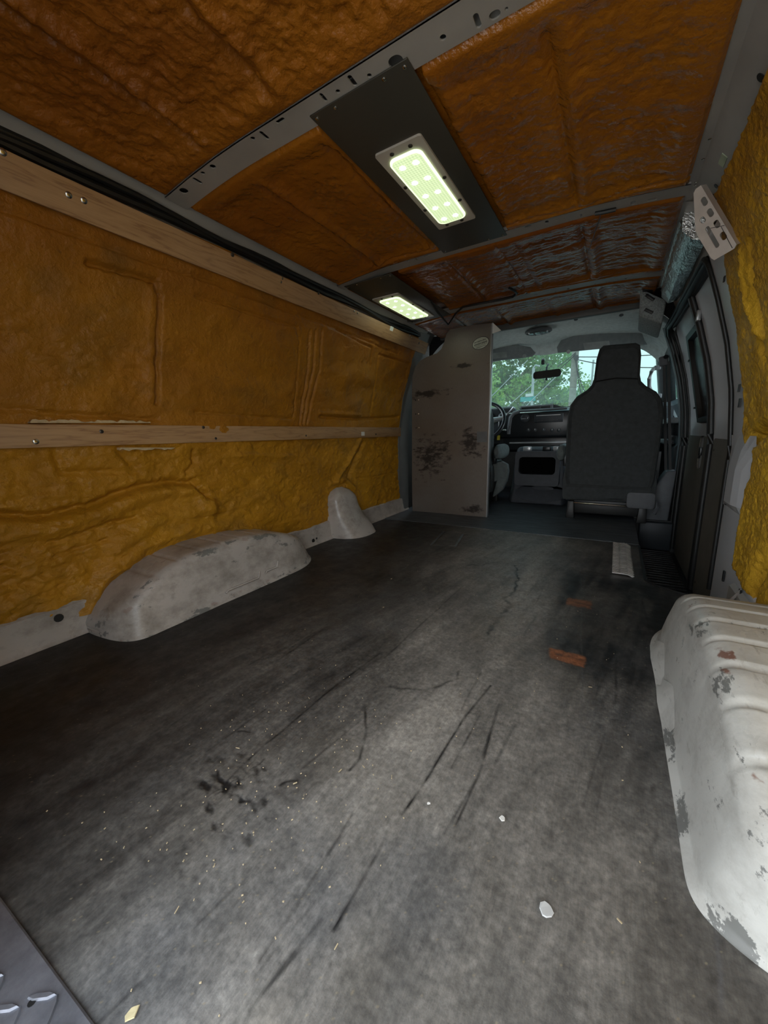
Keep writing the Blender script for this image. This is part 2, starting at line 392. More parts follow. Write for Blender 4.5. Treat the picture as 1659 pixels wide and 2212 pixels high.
# dust and wear of the mat, plus shade painted into its left side
big = fbm(FX, FY*.6, 3.2, 11, 5); mid = fbm(FX*1.6, FY*.7, 9, 21, 5); fine = fbm(FX, FY, 60, 31, 3); strk = fbm(FX*6-FY*1.0, FY*.7, 8, 41, 4)
trackx = np.interp(FY, [.05, .4, .8, 1.3, 1.8, 2.235], [.18, .20, .24, .22, .10, .0])
track = np.exp(-((FX-trackx)/.34)**2)
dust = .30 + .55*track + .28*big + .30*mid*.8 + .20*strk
dust *= .10 + .90*sstep(-.70, .12, FX + .25*(FY-.5)*(FY < .5))  # darker to the left: cleaner mat and painted shade together
dust -= .30*sstep(.34, .44, FX)*sstep(.9, 1.0, FY)*(1-sstep(1.6, 1.75, FY)) * (1-.5*sstep(.0, .6, big))     # darker worn field by the step
path1 = [(.30, 2.2), (.24, 1.75), (.26, 1.45), (.285, 1.15), (.30, .9), (.22, .55)]
dust += .45*np.exp(-(pdist(FX, FY, path1)/.035)**2)*(.6+.5*mid)
dust = np.clip(dust, 0, 1.2)
dust = np.clip(dust + .10*fine, 0, 1.3)
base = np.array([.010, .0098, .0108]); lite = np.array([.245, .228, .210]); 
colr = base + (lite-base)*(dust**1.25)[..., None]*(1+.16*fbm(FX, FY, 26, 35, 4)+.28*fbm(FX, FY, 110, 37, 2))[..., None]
blue = np.clip(fbm(FX+5, FY*.8, 4.5, 51, 4)-.15, 0, 1)[..., None]; colr = colr*(1-.45*blue) + np.array([.070, .082, .105])*.45*blue*(.4+dust[..., None])
tan = np.clip(fbm(FX+3, FY*.8, 3.6, 61, 4)-.12, 0, 1)[..., None]*track[..., None]; colr = colr*(1-.5*tan) + np.array([.155, .125, .085])*.5*tan*(.3+dust[..., None])
# specks of sawdust lying in the centre
rs = np.random.RandomState(5)
spk = (rs.rand(NX, NY) > .9965) & (rs.rand(NX, NY) < .25+.75*track)
colr[spk] = colr[spk]*.4 + np.array([.30, .25, .17])*.6
def mark(pts, w, col, k=.85, wob=.0):
    m = w*4 + wob + .004
    i0, i1 = np.searchsorted(fx, [min(p[0] for p in pts)-m, max(p[0] for p in pts)+m]); j0, j1 = np.searchsorted(fy, [min(p[1] for p in pts)-m, max(p[1] for p in pts)+m])
    if i1-i0 < 2 or j1-j0 < 2: return
    A_, B0 = FX[i0:i1, j0:j1], FY[i0:i1, j0:j1]
    wv = wob if wob else .0022
    d = pdist(A_ + wv*fbm(A_, B0, 25 if wob else 11, 71, 2), B0 + wv*fbm(A_, B0, 25, 77, 2), pts)
    vis = np.clip(.75+.9*fbm(A_*.5, B0, 30, 73, 3), .1, 1.1)
    a = np.clip(k*vis*np.exp(-(d/w)**2), 0, 1)[..., None]
    colr[i0:i1, j0:j1] = colr[i0:i1, j0:j1]*(1-a) + np.array(col)*a
def fpx(*ps): return [tuple(at(x, y, 'z', 0)[:2]) for x, y in ps]
DK = (.006, .006, .007)
mark(fpx((1060, 1482), (1000, 1555), (930, 1670), (830, 1810), (720, 2010)), .0026, DK, .95)
mark(fpx((1078, 1520), (1040, 1660), (985, 1780)), .0022, DK, .8)
mark(fpx((1070, 1540), (1030, 1680), (960, 1800)), .0022, DK, .6)
mark(fpx((820, 1410), (700, 1500), (560, 1620), (480, 1700)), .0026, DK, .85)
mark(fpx((1005, 1262), (930, 1330), (830, 1420)), .0028, DK, .6)
mark(fpx((788, 1520), (790, 1580), (778, 1640), (755, 1665)), .0030, DK, .8)
mark(fpx((1112, 1222), (1118, 1265), (1095, 1300), (1100, 1315), (1075, 1350), (1052, 1370)), .006, DK, .9, .018)
mark(fpx((1112, 1222), (1080, 1215), (1010, 1222)), .005, DK, .7, .018)
mark(fpx((850, 1480), (920, 1490), (990, 1470), (995, 1455)), .0035, DK, .75, .012)
mark(fpx((760, 1760), (640, 1960), (560, 2080)), .0022, DK, .6)
mark(fpx((690, 1990), (570, 2150)), .0024, DK, .6)
mark(fpx((655, 2050), (540, 2190)), .0018, DK, .6)
mark(fpx((1395, 1265), (1388, 1300), (1404, 1370)), .003, DK, .7)
mark(fpx((1545, 1980), (1550, 2060), (1560, 2180)), .0022, (.12, .12, .13), .5)
mark(fpx((1258, 1530), (1255, 1245), (1390, 1250)), .0022, (.10, .10, .10), .45)
mark(fpx((1405, 1700), (1418, 1760), (1410, 1850)), .003, DK, .7, .01)
for i in range(46):                                # many short scuffs along the loading direction
    x, y = rs.uniform(-.35, .6), rs.uniform(.12, 1.9); L = rs.uniform(.04, .22); sl = rs.uniform(-.28, .05)
    mark([(x, y), (x+sl*L*.6, y-L)], rs.uniform(.0016, .003), DK if rs.rand() < .62 else (.13, .125, .115), rs.uniform(.25, .65))
torn = np.exp(-((FX-.02+.5*(FY-.30))/.085)**2-((FY-.305)/.085)**2)     # torn, gouged area on the left
tn = np.clip(fbm(FX*1.0+FY*.5, FY*1.6, 34, 111, 4)*1.3 - .28, 0, 1)*torn
a = np.clip(tn*3.2, 0, .92)[..., None]; colr = colr*(1-a) + np.array(DK)*a
for i in range(12):
    x, y = rs.normal(.03, .05), rs.normal(.30, .05); L = rs.uniform(.01, .03); an = rs.uniform(-.3, 1.4)
    mark([(x, y), (x+L*math.cos(an), y+L*math.sin(an))], rs.uniform(.0012, .0022), DK, .8, .012)
def patch(pxs, col, k, seed):                      # rust stain with a ragged edge
    global colr
    pts = fpx(*pxs); xs = [p[0] for p in pts]; ys = [p[1] for p in pts]
    d = np.maximum(np.abs(FX-(min(xs)+max(xs))/2)-(max(xs)-min(xs))/2, np.abs(FY-(min(ys)+max(ys))/2)-(max(ys)-min(ys))/2) + .008*fbm(FX, FY, 30, seed, 3)
    a = (k*(1-sstep(-.004, .003, d)))[..., None]; g_ = fbm(FX, FY*1.5, 60, seed+3, 3); c = np.array(col)*(1+.7*g_[..., None]); a = a*np.clip(1.15+.9*g_, 0, 1)[..., None]; colr = colr*(1-a)+c*a
patch([(1224, 1302), (1278, 1302), (1250, 1294), (1250, 1312)], (.22, .085, .035), .8, 81)
patch([(1186, 1414), (1264, 1426), (1225, 1408), (1222, 1432)], (.26, .095, .04), .85, 91)
# gentle relief
FZ = .0035*fbm(FX, FY, 3, 101, 3) + .0012*mid
hatch = pdist(FX, FY, fpx((932, 1178), (960, 1148), (1003, 1152), (985, 1180), (932, 1178)))
FZ -= .004*np.exp(-(hatch/.006)**2)
FZ -= .005*tn
edge = np.interp(fy, [0, 1.545, 1.575, 1.61, 1.66, 1.70, 2.3], [2, 2, .85, .76, .68, .658, .658])
msk = (FX[:-1, :-1] < edge[None, :-1])
P = np.stack([FX, FY, FZ], -1)
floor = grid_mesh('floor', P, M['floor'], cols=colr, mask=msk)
tag(floor, 'worn black rubber mat floor with dust, scratches and rust stains', 'floor', kind='structure')
lip = MB(); ee = [(e, y) for e, y in zip(edge, fy) if e < 1.2][::6]
lip.loft([[(e-.004, y, .003), (e+.006, y, .002), (e+.008, y, -.03), (e-.002, y, -.03)] for e, y in ee]); lip.build('mat_edge', M['black'], floor, smooth=True)
cf = MB(); cf.box(-.87, .66, 2.238, 4.2, -.03, .002)
cf.build('cab_mat', M['cabmat'], floor)
# step well
st = empty('step_well', (.76, 2.2, -.2), 'black ribbed step well beside the diamond plate cover', 'step', kind='structure')
w = MB(); w.box(.652, .90, 1.54, 2.95, -.225, -.205); w.box(.645, .66, 1.58, 2.95, -.22, -.004); w.box(.66, .90, 2.93, 2.95, -.21, -.005)
w.box(.66, .90, 1.40, 1.545, -.21, -.03)
w.build('well_pan', M['black'], st)
for i in range(30):
    y = 1.66 + i*.042
    MB().box(.668, .868, y, y+.018, -.205, -.192).build('tread_rib', M['black'], st, bevel=.004)
bx = MB().box(.69, .866, 2.88, 2.93, -.19, -.01); bx.build('kick_plate', M['dashm'], st, bevel=.008)
# chequer cover over the floor edge, bent down at the step
cov = empty('step_cover', (.6, 1.95, 0), 'small bright diamond plate cover bent over the step edge', 'tread plate')
def cov_z(x): return .0085 - .075*np.clip((x-.595)/.085, 0, 1)**1.7
c = MB(); xs = np.linspace(.547, .682, 16)
c.loft([[(x, 1.715, cov_z(x)-.003) for x in xs] + [(x, 1.715, cov_z(x)) for x in xs[::-1]], [(x, 2.205, cov_z(x)-.003) for x in xs] + [(x, 2.205, cov_z(x)) for x in xs[::-1]]])
c.build('plate', M['tread'], cov, smooth=True)
c = MB()
for j in range(22):
    for i in range(5):
        x, y = .56+i*.0265, 1.728+j*.0222; a = .55 if i % 2 else -.55
        t = np.array([math.cos(a), math.sin(a), 0]); zz = cov_z(x); t[2] = (cov_z(x+.005)-cov_z(x-.005))/.01*t[0]
        c.obox((x, y, zz+.0006), (t, (-t[1], t[0], 0), np.cross(t, (-t[1], t[0], 0))), (.0125, .0026, .0014))
tr = c.build('tread_lug', M['tread'], cov, bevel=0); tr['kind'] = 'stuff'
# rear sill plate
sp = empty('sill_plate', (0, .02, 0), 'worn diamond tread plate along the rear door sill', 'tread plate')
ys0 = lambda x: .066 + .055*(x)*.9
c = MB(); c.loft([[(x, -.05, .006), (x, ys0(x), .006), (x, ys0(x)+.002, .004), (x, ys0(x)+.002, -.002), (x, -.05, -.002)] for x in np.linspace(-.6, .62, 14)])
c.build('plate', M['sill'], sp)
k = 0
for i in range(52):
    for j in range(5):
        x, y = -.58+i*.0232, -.04+j*.0235; a = .62 if (i+j) % 2 else -.75
        if y > ys0(x)-.014: continue
        c = MB(); u = [(-.015, 0), (-.008, .0032), (.008, .0032), (.015, 0), (.008, -.0032), (-.008, -.0032)]
        R = lambda p: (x+p[0]*math.cos(a)-p[1]*math.sin(a), y+p[0]*math.sin(a)+p[1]*math.cos(a))
        c.loft([[R(p)+(.0055,) for p in u], [R((p[0]*.85, p[1]*.6))+(.0085,) for p in u]]); c.build('tread_lug', M['sill'], sp, smooth=True)
h1 = at(68, 2165, 'z', .007); MB().disc((h1[0], h1[1], .0062), (0, 0, 1), .0035, .0006).build('bolt_hole', M['black'], sp)

# ------------------------------------------------------------------ spray-foamed left wall
def wl_pts(*ps): return [tuple(wall_hit(x, y, -1)[1:]) for x, y in ps]
ys = np.linspace(-.03, 2.505, 530); zs = np.linspace(.055, 1.225, 246)
Y, Z = np.meshgrid(ys, zs, indexing='ij'); Y = Y.astype(np.float32); Z = Z.astype(np.float32)
rough_f = .25 + .9*np.exp(-((Y-.30)/.28)**2-((Z-.22)/.2)**2) + .6*np.exp(-((Y-.55)/.25)**2-((Z-.82)/.12)**2) + .45*sstep(.62, .55, Z)
D = .010*fbm(Y, Z, 3.2, 201, 3) + .006*fbm(Y, Z*1.3, 9, 205, 3)
D += rough_f*(.0060*fbm(Y*.8, Z*1.7, 30, 211, 3) + .0022*fbm(Y, Z*1.4, 75, 215, 2))
def groove(pts, w, d): 
    global D
    D = D - d*np.exp(-(pdist(Y, Z, pts)/w)**2)
def ridge(pts, w, d): groove(pts, w, -d)
def wob(pts, a=.004, n=8):                         # an uneven hand-sprayed line
    out = []
    for (a0, b0), (a1, b1) in zip(pts[:-1], pts[1:]):
        for i in range(n):
            t = i/n; out.append((a0+(a1-a0)*t+random.uniform(-a, a), b0+(b1-b0)*t+random.uniform(-a, a)))
    return out + [pts[-1]]
groove(wob(wl_pts((0, 455), (150, 508), (290, 556), (480, 622), (700, 702), (860, 765)), .0022), .0030, .008)
frame1 = wl_pts((190, 568), (335, 610), (343, 640), (340, 760), (338, 870))
groove(wob(frame1, .0025), .007, .016)
ridge(wl_pts((325, 640), (325, 850)), .02, .006)
frame2 = wl_pts((420, 640), (640, 708), (646, 740), (636, 880), (632, 905), (420, 890)); groove(wob(frame2, .001), .0045, .006)
for dx in (0, 12, 26): groove(wl_pts((668+dx, 715), (664+dx, 800), (648+dx*.6, 915)), .006, .010)
groove(wl_pts((725, 712), (800, 752), (797, 790)), .005, .008); groove(wl_pts((820, 765), (882, 785)), .005, .008)
groove(wl_pts((818, 768), (808, 830), (800, 895)), .008, .007); groove(wl_pts((690, 900), (770, 905), (860, 900)), .007, .009)
ridge(wl_pts((690, 892), (775, 897)), .010, .008); groove(wob(wl_pts((0, 880), (130, 895), (340, 905)), .003), .008, .007)
ridge(wl_pts((740, 820), (770, 808), (800, 825)), .045, .014)
sw = wl_pts((0, 1112), (90, 1116), (200, 1090), (290, 1055), (350, 1042), (415, 1042), (445, 1070))
groove(wob(sw, .003), .012, .022); ridge([(a, b-.035) for a, b in sw], .03, .016)
groove(wob(wl_pts((90, 1180), (240, 1128), (290, 1118)), .004), .006, .010); groove(wob(wl_pts((110, 1205), (230, 1165)), .004), .006, .009)
ridge(wl_pts((250, 1180), (330, 1120), (450, 1105)), .035, .018)
groove(wob(wl_pts((395, 1122), (490, 1108)), .001), .0025, .007)
groove(wl_pts((415, 975), (420, 1000), (405, 1020)), .010, .010); groove(wl_pts((120, 985), (135, 1020), (300, 1020), (255, 975)), .012, .008)
ridge(wl_pts((775, 950), (750, 1000), (722, 1040)), .014, .014); ridge(wl_pts((712, 1045), (745, 1036), (765, 1055)), .014, .012)
groove(wl_pts((785, 960), (765, 1000), (755, 1030)), .014, .014)
groove(wob(wl_pts((770, 1033), (815, 1028), (862, 1016)), .0015), .004, .006)
ridge(wl_pts((485, 985), (640, 985)), .012, .006); groove(wl_pts((480, 1000), (580, 1060), (650, 1090)), .02, .006)
wa = wl_pts((175, 1355), (215, 1260), (311, 1180), (415, 1142), (482, 1134), (544, 1147), (612, 1167), (660, 1190)); ridge(wa, .022, .014)
XS = -(xw(Z)) + D*1.35 + .004
t1 = sstep(.63, .56, Z); t2 = sstep(1.6, 2.3, Y); hue = np.clip(.30 + .55*t1 + .45*t2*sstep(1.05, .75, Z) + .22*fbm(Y, Z, 4, 221, 4) - .35*sstep(.95, 1.15, Z), 0, 1)[..., None]
wc = np.array([.34, .128, .010])*(1-hue) + np.array([.50, .238, .013])*hue
stain = np.clip(fbm(Y, Z*1.5, 6, 231, 5)-.25, 0, 1)[..., None]; wc = wc*(1-.9*stain) + np.array([.15, .085, .02])*.9*stain
wall_l = grid_mesh('wall_left', np.stack([XS, Y, Z], -1), M['foam_wall'], cols=wc)
tag(wall_l, 'orange and yellow spray foam wall behind the wooden battens', 'wall', kind='structure')

# pale torn foam along the lower batten
tf = MB(); pp = wl_pts((20, 913), (110, 914), (270, 915), (330, 915))
for a in (wl_pts(*[(x, 914) for x in range(60, 320, 7)]), wl_pts(*[(x, 967) for x in range(250, 375, 7)])):
    secs = []
    for (y, z) in a:
        hh = random.uniform(.002, .011); sgn = 1 if z > .6 else -1
        secs.append([(-.862, y, z), (-.840, y+.002, z), (-.843, y, z+sgn*hh), (-.862, y, z+sgn*hh*.8)])
    tf.loft(secs)
tf.build('torn_foam', simple('pale_raw_foam', (.55, .42, .24), .8, 0, .2, 60, .5, 200), wall_l, smooth=True)

# ------------------------------------------------------------------ right wall foam
zs = np.linspace(.03, 1.215, 240); ys = np.linspace(-.03, 1.78, 370)
Y, Z = np.meshgrid(ys, zs, indexing='ij'); Y = Y.astype(np.float32); Z = Z.astype(np.float32)
D = .010*fbm(Y, Z, 3, 301, 2) + .003*fbm(Y, Z, 11, 305, 2) + .0034*fbm(Y*.9, Z*1.8, 42, 311, 3) + .0030*fbm(Y, Z*1.5, 95, 315, 2)
def wr_pts(*ps): return [tuple(wall_hit(x, y, 1)[1:]) for x, y in ps]
groove(wr_pts((1608, 520), (1620, 620), (1632, 680), (1659, 770)), .012, .020); groove(wr_pts((1630, 520), (1640, 620), (1659, 720)), .010, .018)
ridge(wr_pts((1616, 540), (1630, 640), (1650, 720)), .014, .014)
groove(wr_pts((1625, 955), (1640, 935), (1659, 925)), .02, .03); groove(wr_pts((1612, 905), (1622, 930), (1632, 945)), .008, .012)
groove(wr_pts((1626, 970), (1631, 1000)), .004, .012); groove(wr_pts((1659, 1195), (1635, 1245), (1622, 1300)), .03, .03)
bd = [wall_hit(x, y, 1) for x, y in ((1556, 452), (1564, 520), (1572, 600), (1590, 690), (1598, 760), (1604, 830), (1607, 900), (1604, 925), (1612, 960), (1628, 968), (1622, 1030), (1611, 1055), (1600, 1110), (1592, 1160), (1584, 1220), (1600, 1250), (1612, 1275), (1628, 1310), (1640, 1335))]
bd = sorted([(p[2], p[1]) for p in bd]); bz = np.array([b[0] for b in bd]); by = np.array([b[1] for b in bd])
yb = np.interp(zs, bz, by) + .006*fbm(zs*8, zs*0, 6, 321, 3)
msk = (Y[:-1, :-1] < yb[None, :-1])
D *= sstep(0, .05, yb[None, :]-Y)*.8+.2
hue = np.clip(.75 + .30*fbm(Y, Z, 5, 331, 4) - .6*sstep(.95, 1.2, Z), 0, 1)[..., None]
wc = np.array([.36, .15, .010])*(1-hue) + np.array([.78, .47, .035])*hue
stain = np.clip(fbm(Y, Z*1.5, 6, 341, 5)-.3, 0, 1)[..., None]; wc = wc*(1-.8*stain) + np.array([.20, .12, .03])*.8*stain
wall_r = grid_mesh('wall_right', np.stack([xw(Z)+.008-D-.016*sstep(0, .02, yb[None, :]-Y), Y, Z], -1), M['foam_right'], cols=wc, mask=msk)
tag(wall_r, 'bright yellow bumpy spray foam wall above the ribbed wheel arch', 'wall', kind='structure')

# ------------------------------------------------------------------ ceiling: foam between steel roof bows
ceil = empty('ceiling', (0, 1.3, 1.3), 'low van roof of orange spray foam between grey steel bows', 'ceiling', kind='structure')
BOWS = [(.765, .834), (1.578, 1.638), (2.297, 2.366)]
spans = [(-.03, .763, 0), (.836, 1.576, 1), (1.640, 2.295, 2), (2.368, 2.86, 3)]
for y0, y1, k in spans:
    ys = np.linspace(y0, y1, int((y1-y0)/.0042)); xs = np.linspace(-.66, .642, 310)
    X, Y = np.meshgrid(xs, ys, indexing='ij'); X = X.astype(np.float32); Y = Y.astype(np.float32)
    sm = [1.5, .8, .45, .45][k]
    D = .008*fbm(X, Y, 4, 400+k, 3) + sm*(.0042*fbm(X*1.2, Y*.9, 34, 411+k, 3) + .0022*fbm(X, Y, 80, 415+k, 2))
    if k >= 1:                                     # sagging waves across the panel, as the foam ran
        D += [0, .0022, .0040, .0045][k]*fbm(X*2.2, Y*9, 2.4, 430+k, 3)*sstep(-.55, .1, X)
        D += [0, .0010, .0022, .0022][k]*fbm(X*4, Y*16, 3.0, 440+k, 2)*sstep(-.5, .0, X)
    for xr, wd_, dd in ((-.42, .016, .014), (-.165, .016, .012), (.357, .018, .012), (.12, .014, .006)):
        e = sstep(y0+.02, y0+.1, Y)*(1-sstep(y1-.06, y1-.02, Y))
        D += e*dd*np.exp(-((X-xr-.02)/wd_)**2) - e*dd*.8*np.exp(-((X-xr+.012)/.008)**2)
    eg = np.minimum.reduce([Y-y0, y1-Y, X+.66, .642-X])
    D = D*sstep(0, .06, eg) + .012 + .010*sstep(0, .012, eg) - .012*sstep(.03, .09, eg)
    if k in (1, 2): D -= .010*np.exp(-((Y-(y1-.035-.01*np.sin(X*14)))/.006)**2)*sstep(-.5, -.3, np.abs(X)-.1)
    if k == 2: D -= .006*np.exp(-((X-.05)/.006)**2)
    D = np.where((X > -.15) & (X < .12) & (k == 1), np.minimum(D, .002), D)
    D = np.where((X > -.66) & (X < -.38) & (k == 2), np.minimum(D, .002), D)
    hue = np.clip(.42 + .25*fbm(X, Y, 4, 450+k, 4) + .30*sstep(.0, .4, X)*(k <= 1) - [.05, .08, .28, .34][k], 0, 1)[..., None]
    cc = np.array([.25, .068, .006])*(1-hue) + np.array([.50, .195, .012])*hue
    o = grid_mesh('foam_panel', np.stack([X, Y, roofz(X)+.014-D], -1), M['foam_roof'] if k == 0 else (M['foam_semi'] if k == 1 else M['foam_gloss']), ceil, cols=cc)
def slot(u, v, du, dv, n=6):                       # rounded cut-out, du >= dv along x or the reverse
    r = min(du, dv); pts = []
    for i in range(4):
        sx, sy = ((1, 1), (-1, 1), (-1, -1), (1, -1))[i]
        cx_, cy_ = u+sx*(du-r), v+sy*(dv-r)
        for j in range(n):
            a = i*PI/2 + j*PI/2/(n-1); pts.append((cx_+r*math.cos(a), cy_+r*math.sin(a)))
    out = [pts[0]]
    for p in pts[1:]:
        if math.hypot(p[0]-out[-1][0], p[1]-out[-1][1]) > 1e-5: out.append(p)
    if math.hypot(out[0][0]-out[-1][0], out[0][1]-out[-1][1]) < 1e-5: out.pop()
    return out
HOLES = [[(384, 394, .012, .012), (415, 377, .005, .014), (434, 367, .006, .006), (454, 354, .008, .008), (543, 302, .006, .006), (563, 288, .005, .015), (607, 262, .013, .0045),
          (698, 212, .004, .012), (730, 200, .005, .005), (761, 177, .005, .014), (798, 166, .005, .005), (855, 136, .015, .013), (957, 84, .006, .006), (1031, 48, .005, .014), (1072, 35, .010, .008), (1094, 22, .003, .003)],
         [(888, 552, .004, .010), (873, 557, .005, .004), (919, 543, .013, .004), (1140, 490, .011, .006), (1181, 481, .006, .010), (1203, 477, .005, .005), (1218, 474, .003, .003), (1256, 468, .003, .011), (1367, 447, .007, .012), (1407, 439, .013, .007)],
         [(1087, 650, .006, .005), (1156, 638, .013, .006), (1200, 632, .006, .006), (1228, 627, .006, .012), (1286, 621, .005, .005), (1313, 617, .012, .006), (1351, 613, .005, .010)]]
for (y0, y1), hs in zip(BOWS, HOLES):
    cuts = np.linspace(-.672, .648, 12); xs = list(np.linspace(-.672, .648, 45)); b = MB()
    allh = [(at(px, py, 'z', 1.296), a, bb) for px, py, a, bb in hs]
    for c0_, c1_ in zip(cuts[:-1], cuts[1:]):
        seg = [x for x in xs if c0_-1e-6 <= x <= c1_+1e-6]; outer = [(x, y0) for x in seg] + [(x, y1) for x in seg[::-1]]; holes = []
        for p, a, bb in allh:
            if c0_ <= p[0] < c1_:
                xx = min(max(p[0], c0_+a+.003), c1_-a-.003); yy = min(max(p[1], y0+bb+.006), y1-bb-.006)
                if all(abs(xx-q[0]) > a+q[1]+.002 for q in [(sum(u for u, v in h_)/len(h_), (max(u for u, v in h_)-min(u for u, v in h_))/2) for h_ in holes]): holes.append(slot(xx, yy, a, bb))
        b.plate(outer, holes, lambda u, v, d: (u, v, float(roofz(u))-.002+d), .003)
    bow = b.build('roof_bow', M['steel'], ceil)
    f = MB()
    for yy in (y0, y1): f.loft([[(x, yy, float(roofz(x))-.002), (x, yy, float(roofz(x))+.05)] for x in xs], closed=False)
    f.build('bow_flange', M['steel'], bow)

# ------------------------------------------------------------------ rails where roof meets walls
def rail(name, pts, y0, y1, mat, lab, cat):
    b = MB(); b.loft([[(x, y, z) for x, z in pts] for y in np.linspace(y0, y1, 8)], closed=False)
    o = b.build(name, mat); tag(o, lab, cat, kind='structure'); return o
r1 = rail('trim_1', [(-.74, 1.20), (-.722, 1.222), (-.716, 1.25), (-.700, 1.262), (-.672, 1.286), (-.655, 1.292)], -.03, 2.62, M['steel'], 'narrow grey steel roof rail above the upper wooden batten', 'roof rail')
r2 = MB()
rp = [(.638, 1.286), (.664, 1.284), (.668, 1.279), (.705, 1.236), (.738, 1.200), (.748, 1.17)]
yy = np.linspace(-.03, 1.70, 10); r2.loft([[(x, y, z) for x, z in rp] for y in yy], closed=False)
r2.loft([[(.630, y, 1.300), (.640, y, 1.284), (.700, y, 1.272 if y < 2.3 else 1.25), (.742, y, 1.15), (.745, y, 1.132)] for y in np.linspace(1.69, 2.60, 5)], closed=False)
r2 = r2.build('trim_2', M['steel']); tag(r2, 'wide grey steel roof rail above the yellow foam wall', 'roof rail', kind='structure')
n45 = Vector((-.045, 0, -.038)).normalized()
def rail_pt(px, py):                               # onto the sloping face of the right rail
    r = ray(px, py); n = np.array([n45.x, 0, n45.z]); p0 = np.array([.70, 0, 1.242]); return EYE + r*(n.dot(p0-EYE)/n.dot(r))
for px, py, rr in ((1645, 166, .009), (1548, 401, .007), (1545, 424, .010), (1628, 240, .004), (1620, 258, .003)):
    p = rail_pt(px, py); MB().disc(tuple(p + np.array(n45)*.001), n45, rr, .0012).build('access_hole', M['black'], r2)
p = rail_pt(1562, 346); MB().obox(tuple(p), ((0, 1, 0), (.65, 0, -.76), n45), (.022, .009, .0015)).build('green_patch', simple('pale_green_primer', (.42, .50, .36), .6), r2)
for px, py in ((1533, 300), (1519, 343), (1504, 392), (1502, 400)):
    p = at(px, py, 'z', 1.284); MB().disc((p[0], p[1], 1.2835), (0, 0, -1), .004, .0012, dome=1).build('rivet', M['chrome'], r2)

# ------------------------------------------------------------------ wooden battens on the left wall
def screws(parent, pts, nrm, r=.006, mat='chrome', name='screw'):
    for p in pts: MB().disc(p, nrm, r, r*.5, 10, dome=1).build(name, M[mat], parent, smooth=True)
ub = empty('wooden_batten', (-.70, 1.3, 1.15), 'upper pine batten screwed along the left wall under the roof', 'batten')
ca, cb = np.array([-(xw(1.150)), 1.150]), np.array([-(xw(1.222)), 1.222]); sl = (cb-ca)/np.linalg.norm(cb-ca); nn = np.array([sl[1], -sl[0]])
cc = (ca+cb)/2 + nn*.014
def ub_pt(px, py, out=.0105):
    n3 = np.array([nn[0], 0, nn[1]]); p0 = np.array([cc[0], 0, cc[1]]) + n3*out; r = ray(px, py); return EYE + r*(n3.dot(p0-EYE)/n3.dot(r))
MB().obox((cc[0], 1.31, cc[1]), ((0, 1, 0), (sl[0], 0, sl[1]), (nn[0], 0, nn[1])), (1.335, .0385, .0105)).build('board', M['wood'], ub, bevel=.0015)
screws(ub, [ub_pt(*p) for p in ((5, 328), (148, 421), (181, 433))], (nn[0], 0, nn[1]), .0075)
screws(ub, [ub_pt(*p) for p in ((610, 601), (607, 609), (765, 672), (772, 676), (885, 724), (889, 728))], (nn[0], 0, nn[1]), .005)
screws(ub, [ub_pt(*p) for p in ((502, 550), (688, 633), (905, 741))], (nn[0], 0, nn[1]), .007, 'screwdark', 'knot')
p = ub_pt(846, 710); MB().obox(tuple(p), ((0, 1, 0), (sl[0], 0, sl[1]), (nn[0], 0, nn[1])), (.018, .012, .0006)).build('blank_sticker', M['paper'], ub)
lb = empty('wooden_batten', (-.86, 1.3, .57), 'lower pine batten across the middle of the left foam wall', 'batten')
MB().box(-.868, -.843, -.02, 2.50, .569, .632).build('board', M['wood'], lb, bevel=.0015)
def lb_pt(px, py): return at(px, py, 'x', -.8428)
screws(lb, [lb_pt(*p) for p in ((77, 954),)], (1, 0, 0), .0075); screws(lb, [lb_pt(*p) for p in ((466, 947), (661, 941))], (1, 0, 0), .005, 'screwdark')
screws(lb, [lb_pt(*p) for p in ((219, 932), (439, 923), (812, 938))], (1, 0, 0), .006, 'screwdark', 'knot')
p = lb_pt(784, 937); MB().obox(tuple(p), ((0, 1, 0), (0, 0, 1), (1, 0, 0)), (.018, .012, .0006)).build('blank_sticker', M['paper'], lb)

# black wiring loom tucked above the upper batten
lm = MB()
for k, (ox, oz, r) in enumerate(((-.698, 1.238, .011), (-.690, 1.248, .009), (-.705, 1.252, .012))):
    lm.tube([(ox+.006*math.sin(i*1.1+k), y, oz+.006*math.sin(i*.8+2*k)) for i, y in enumerate(np.linspace(-.03, 2.55, 26))], r, 8)
tag(lm.build('wiring_loom', M['black'], smooth=True), 'black bundle of cables running above the upper pine batten', 'cable')

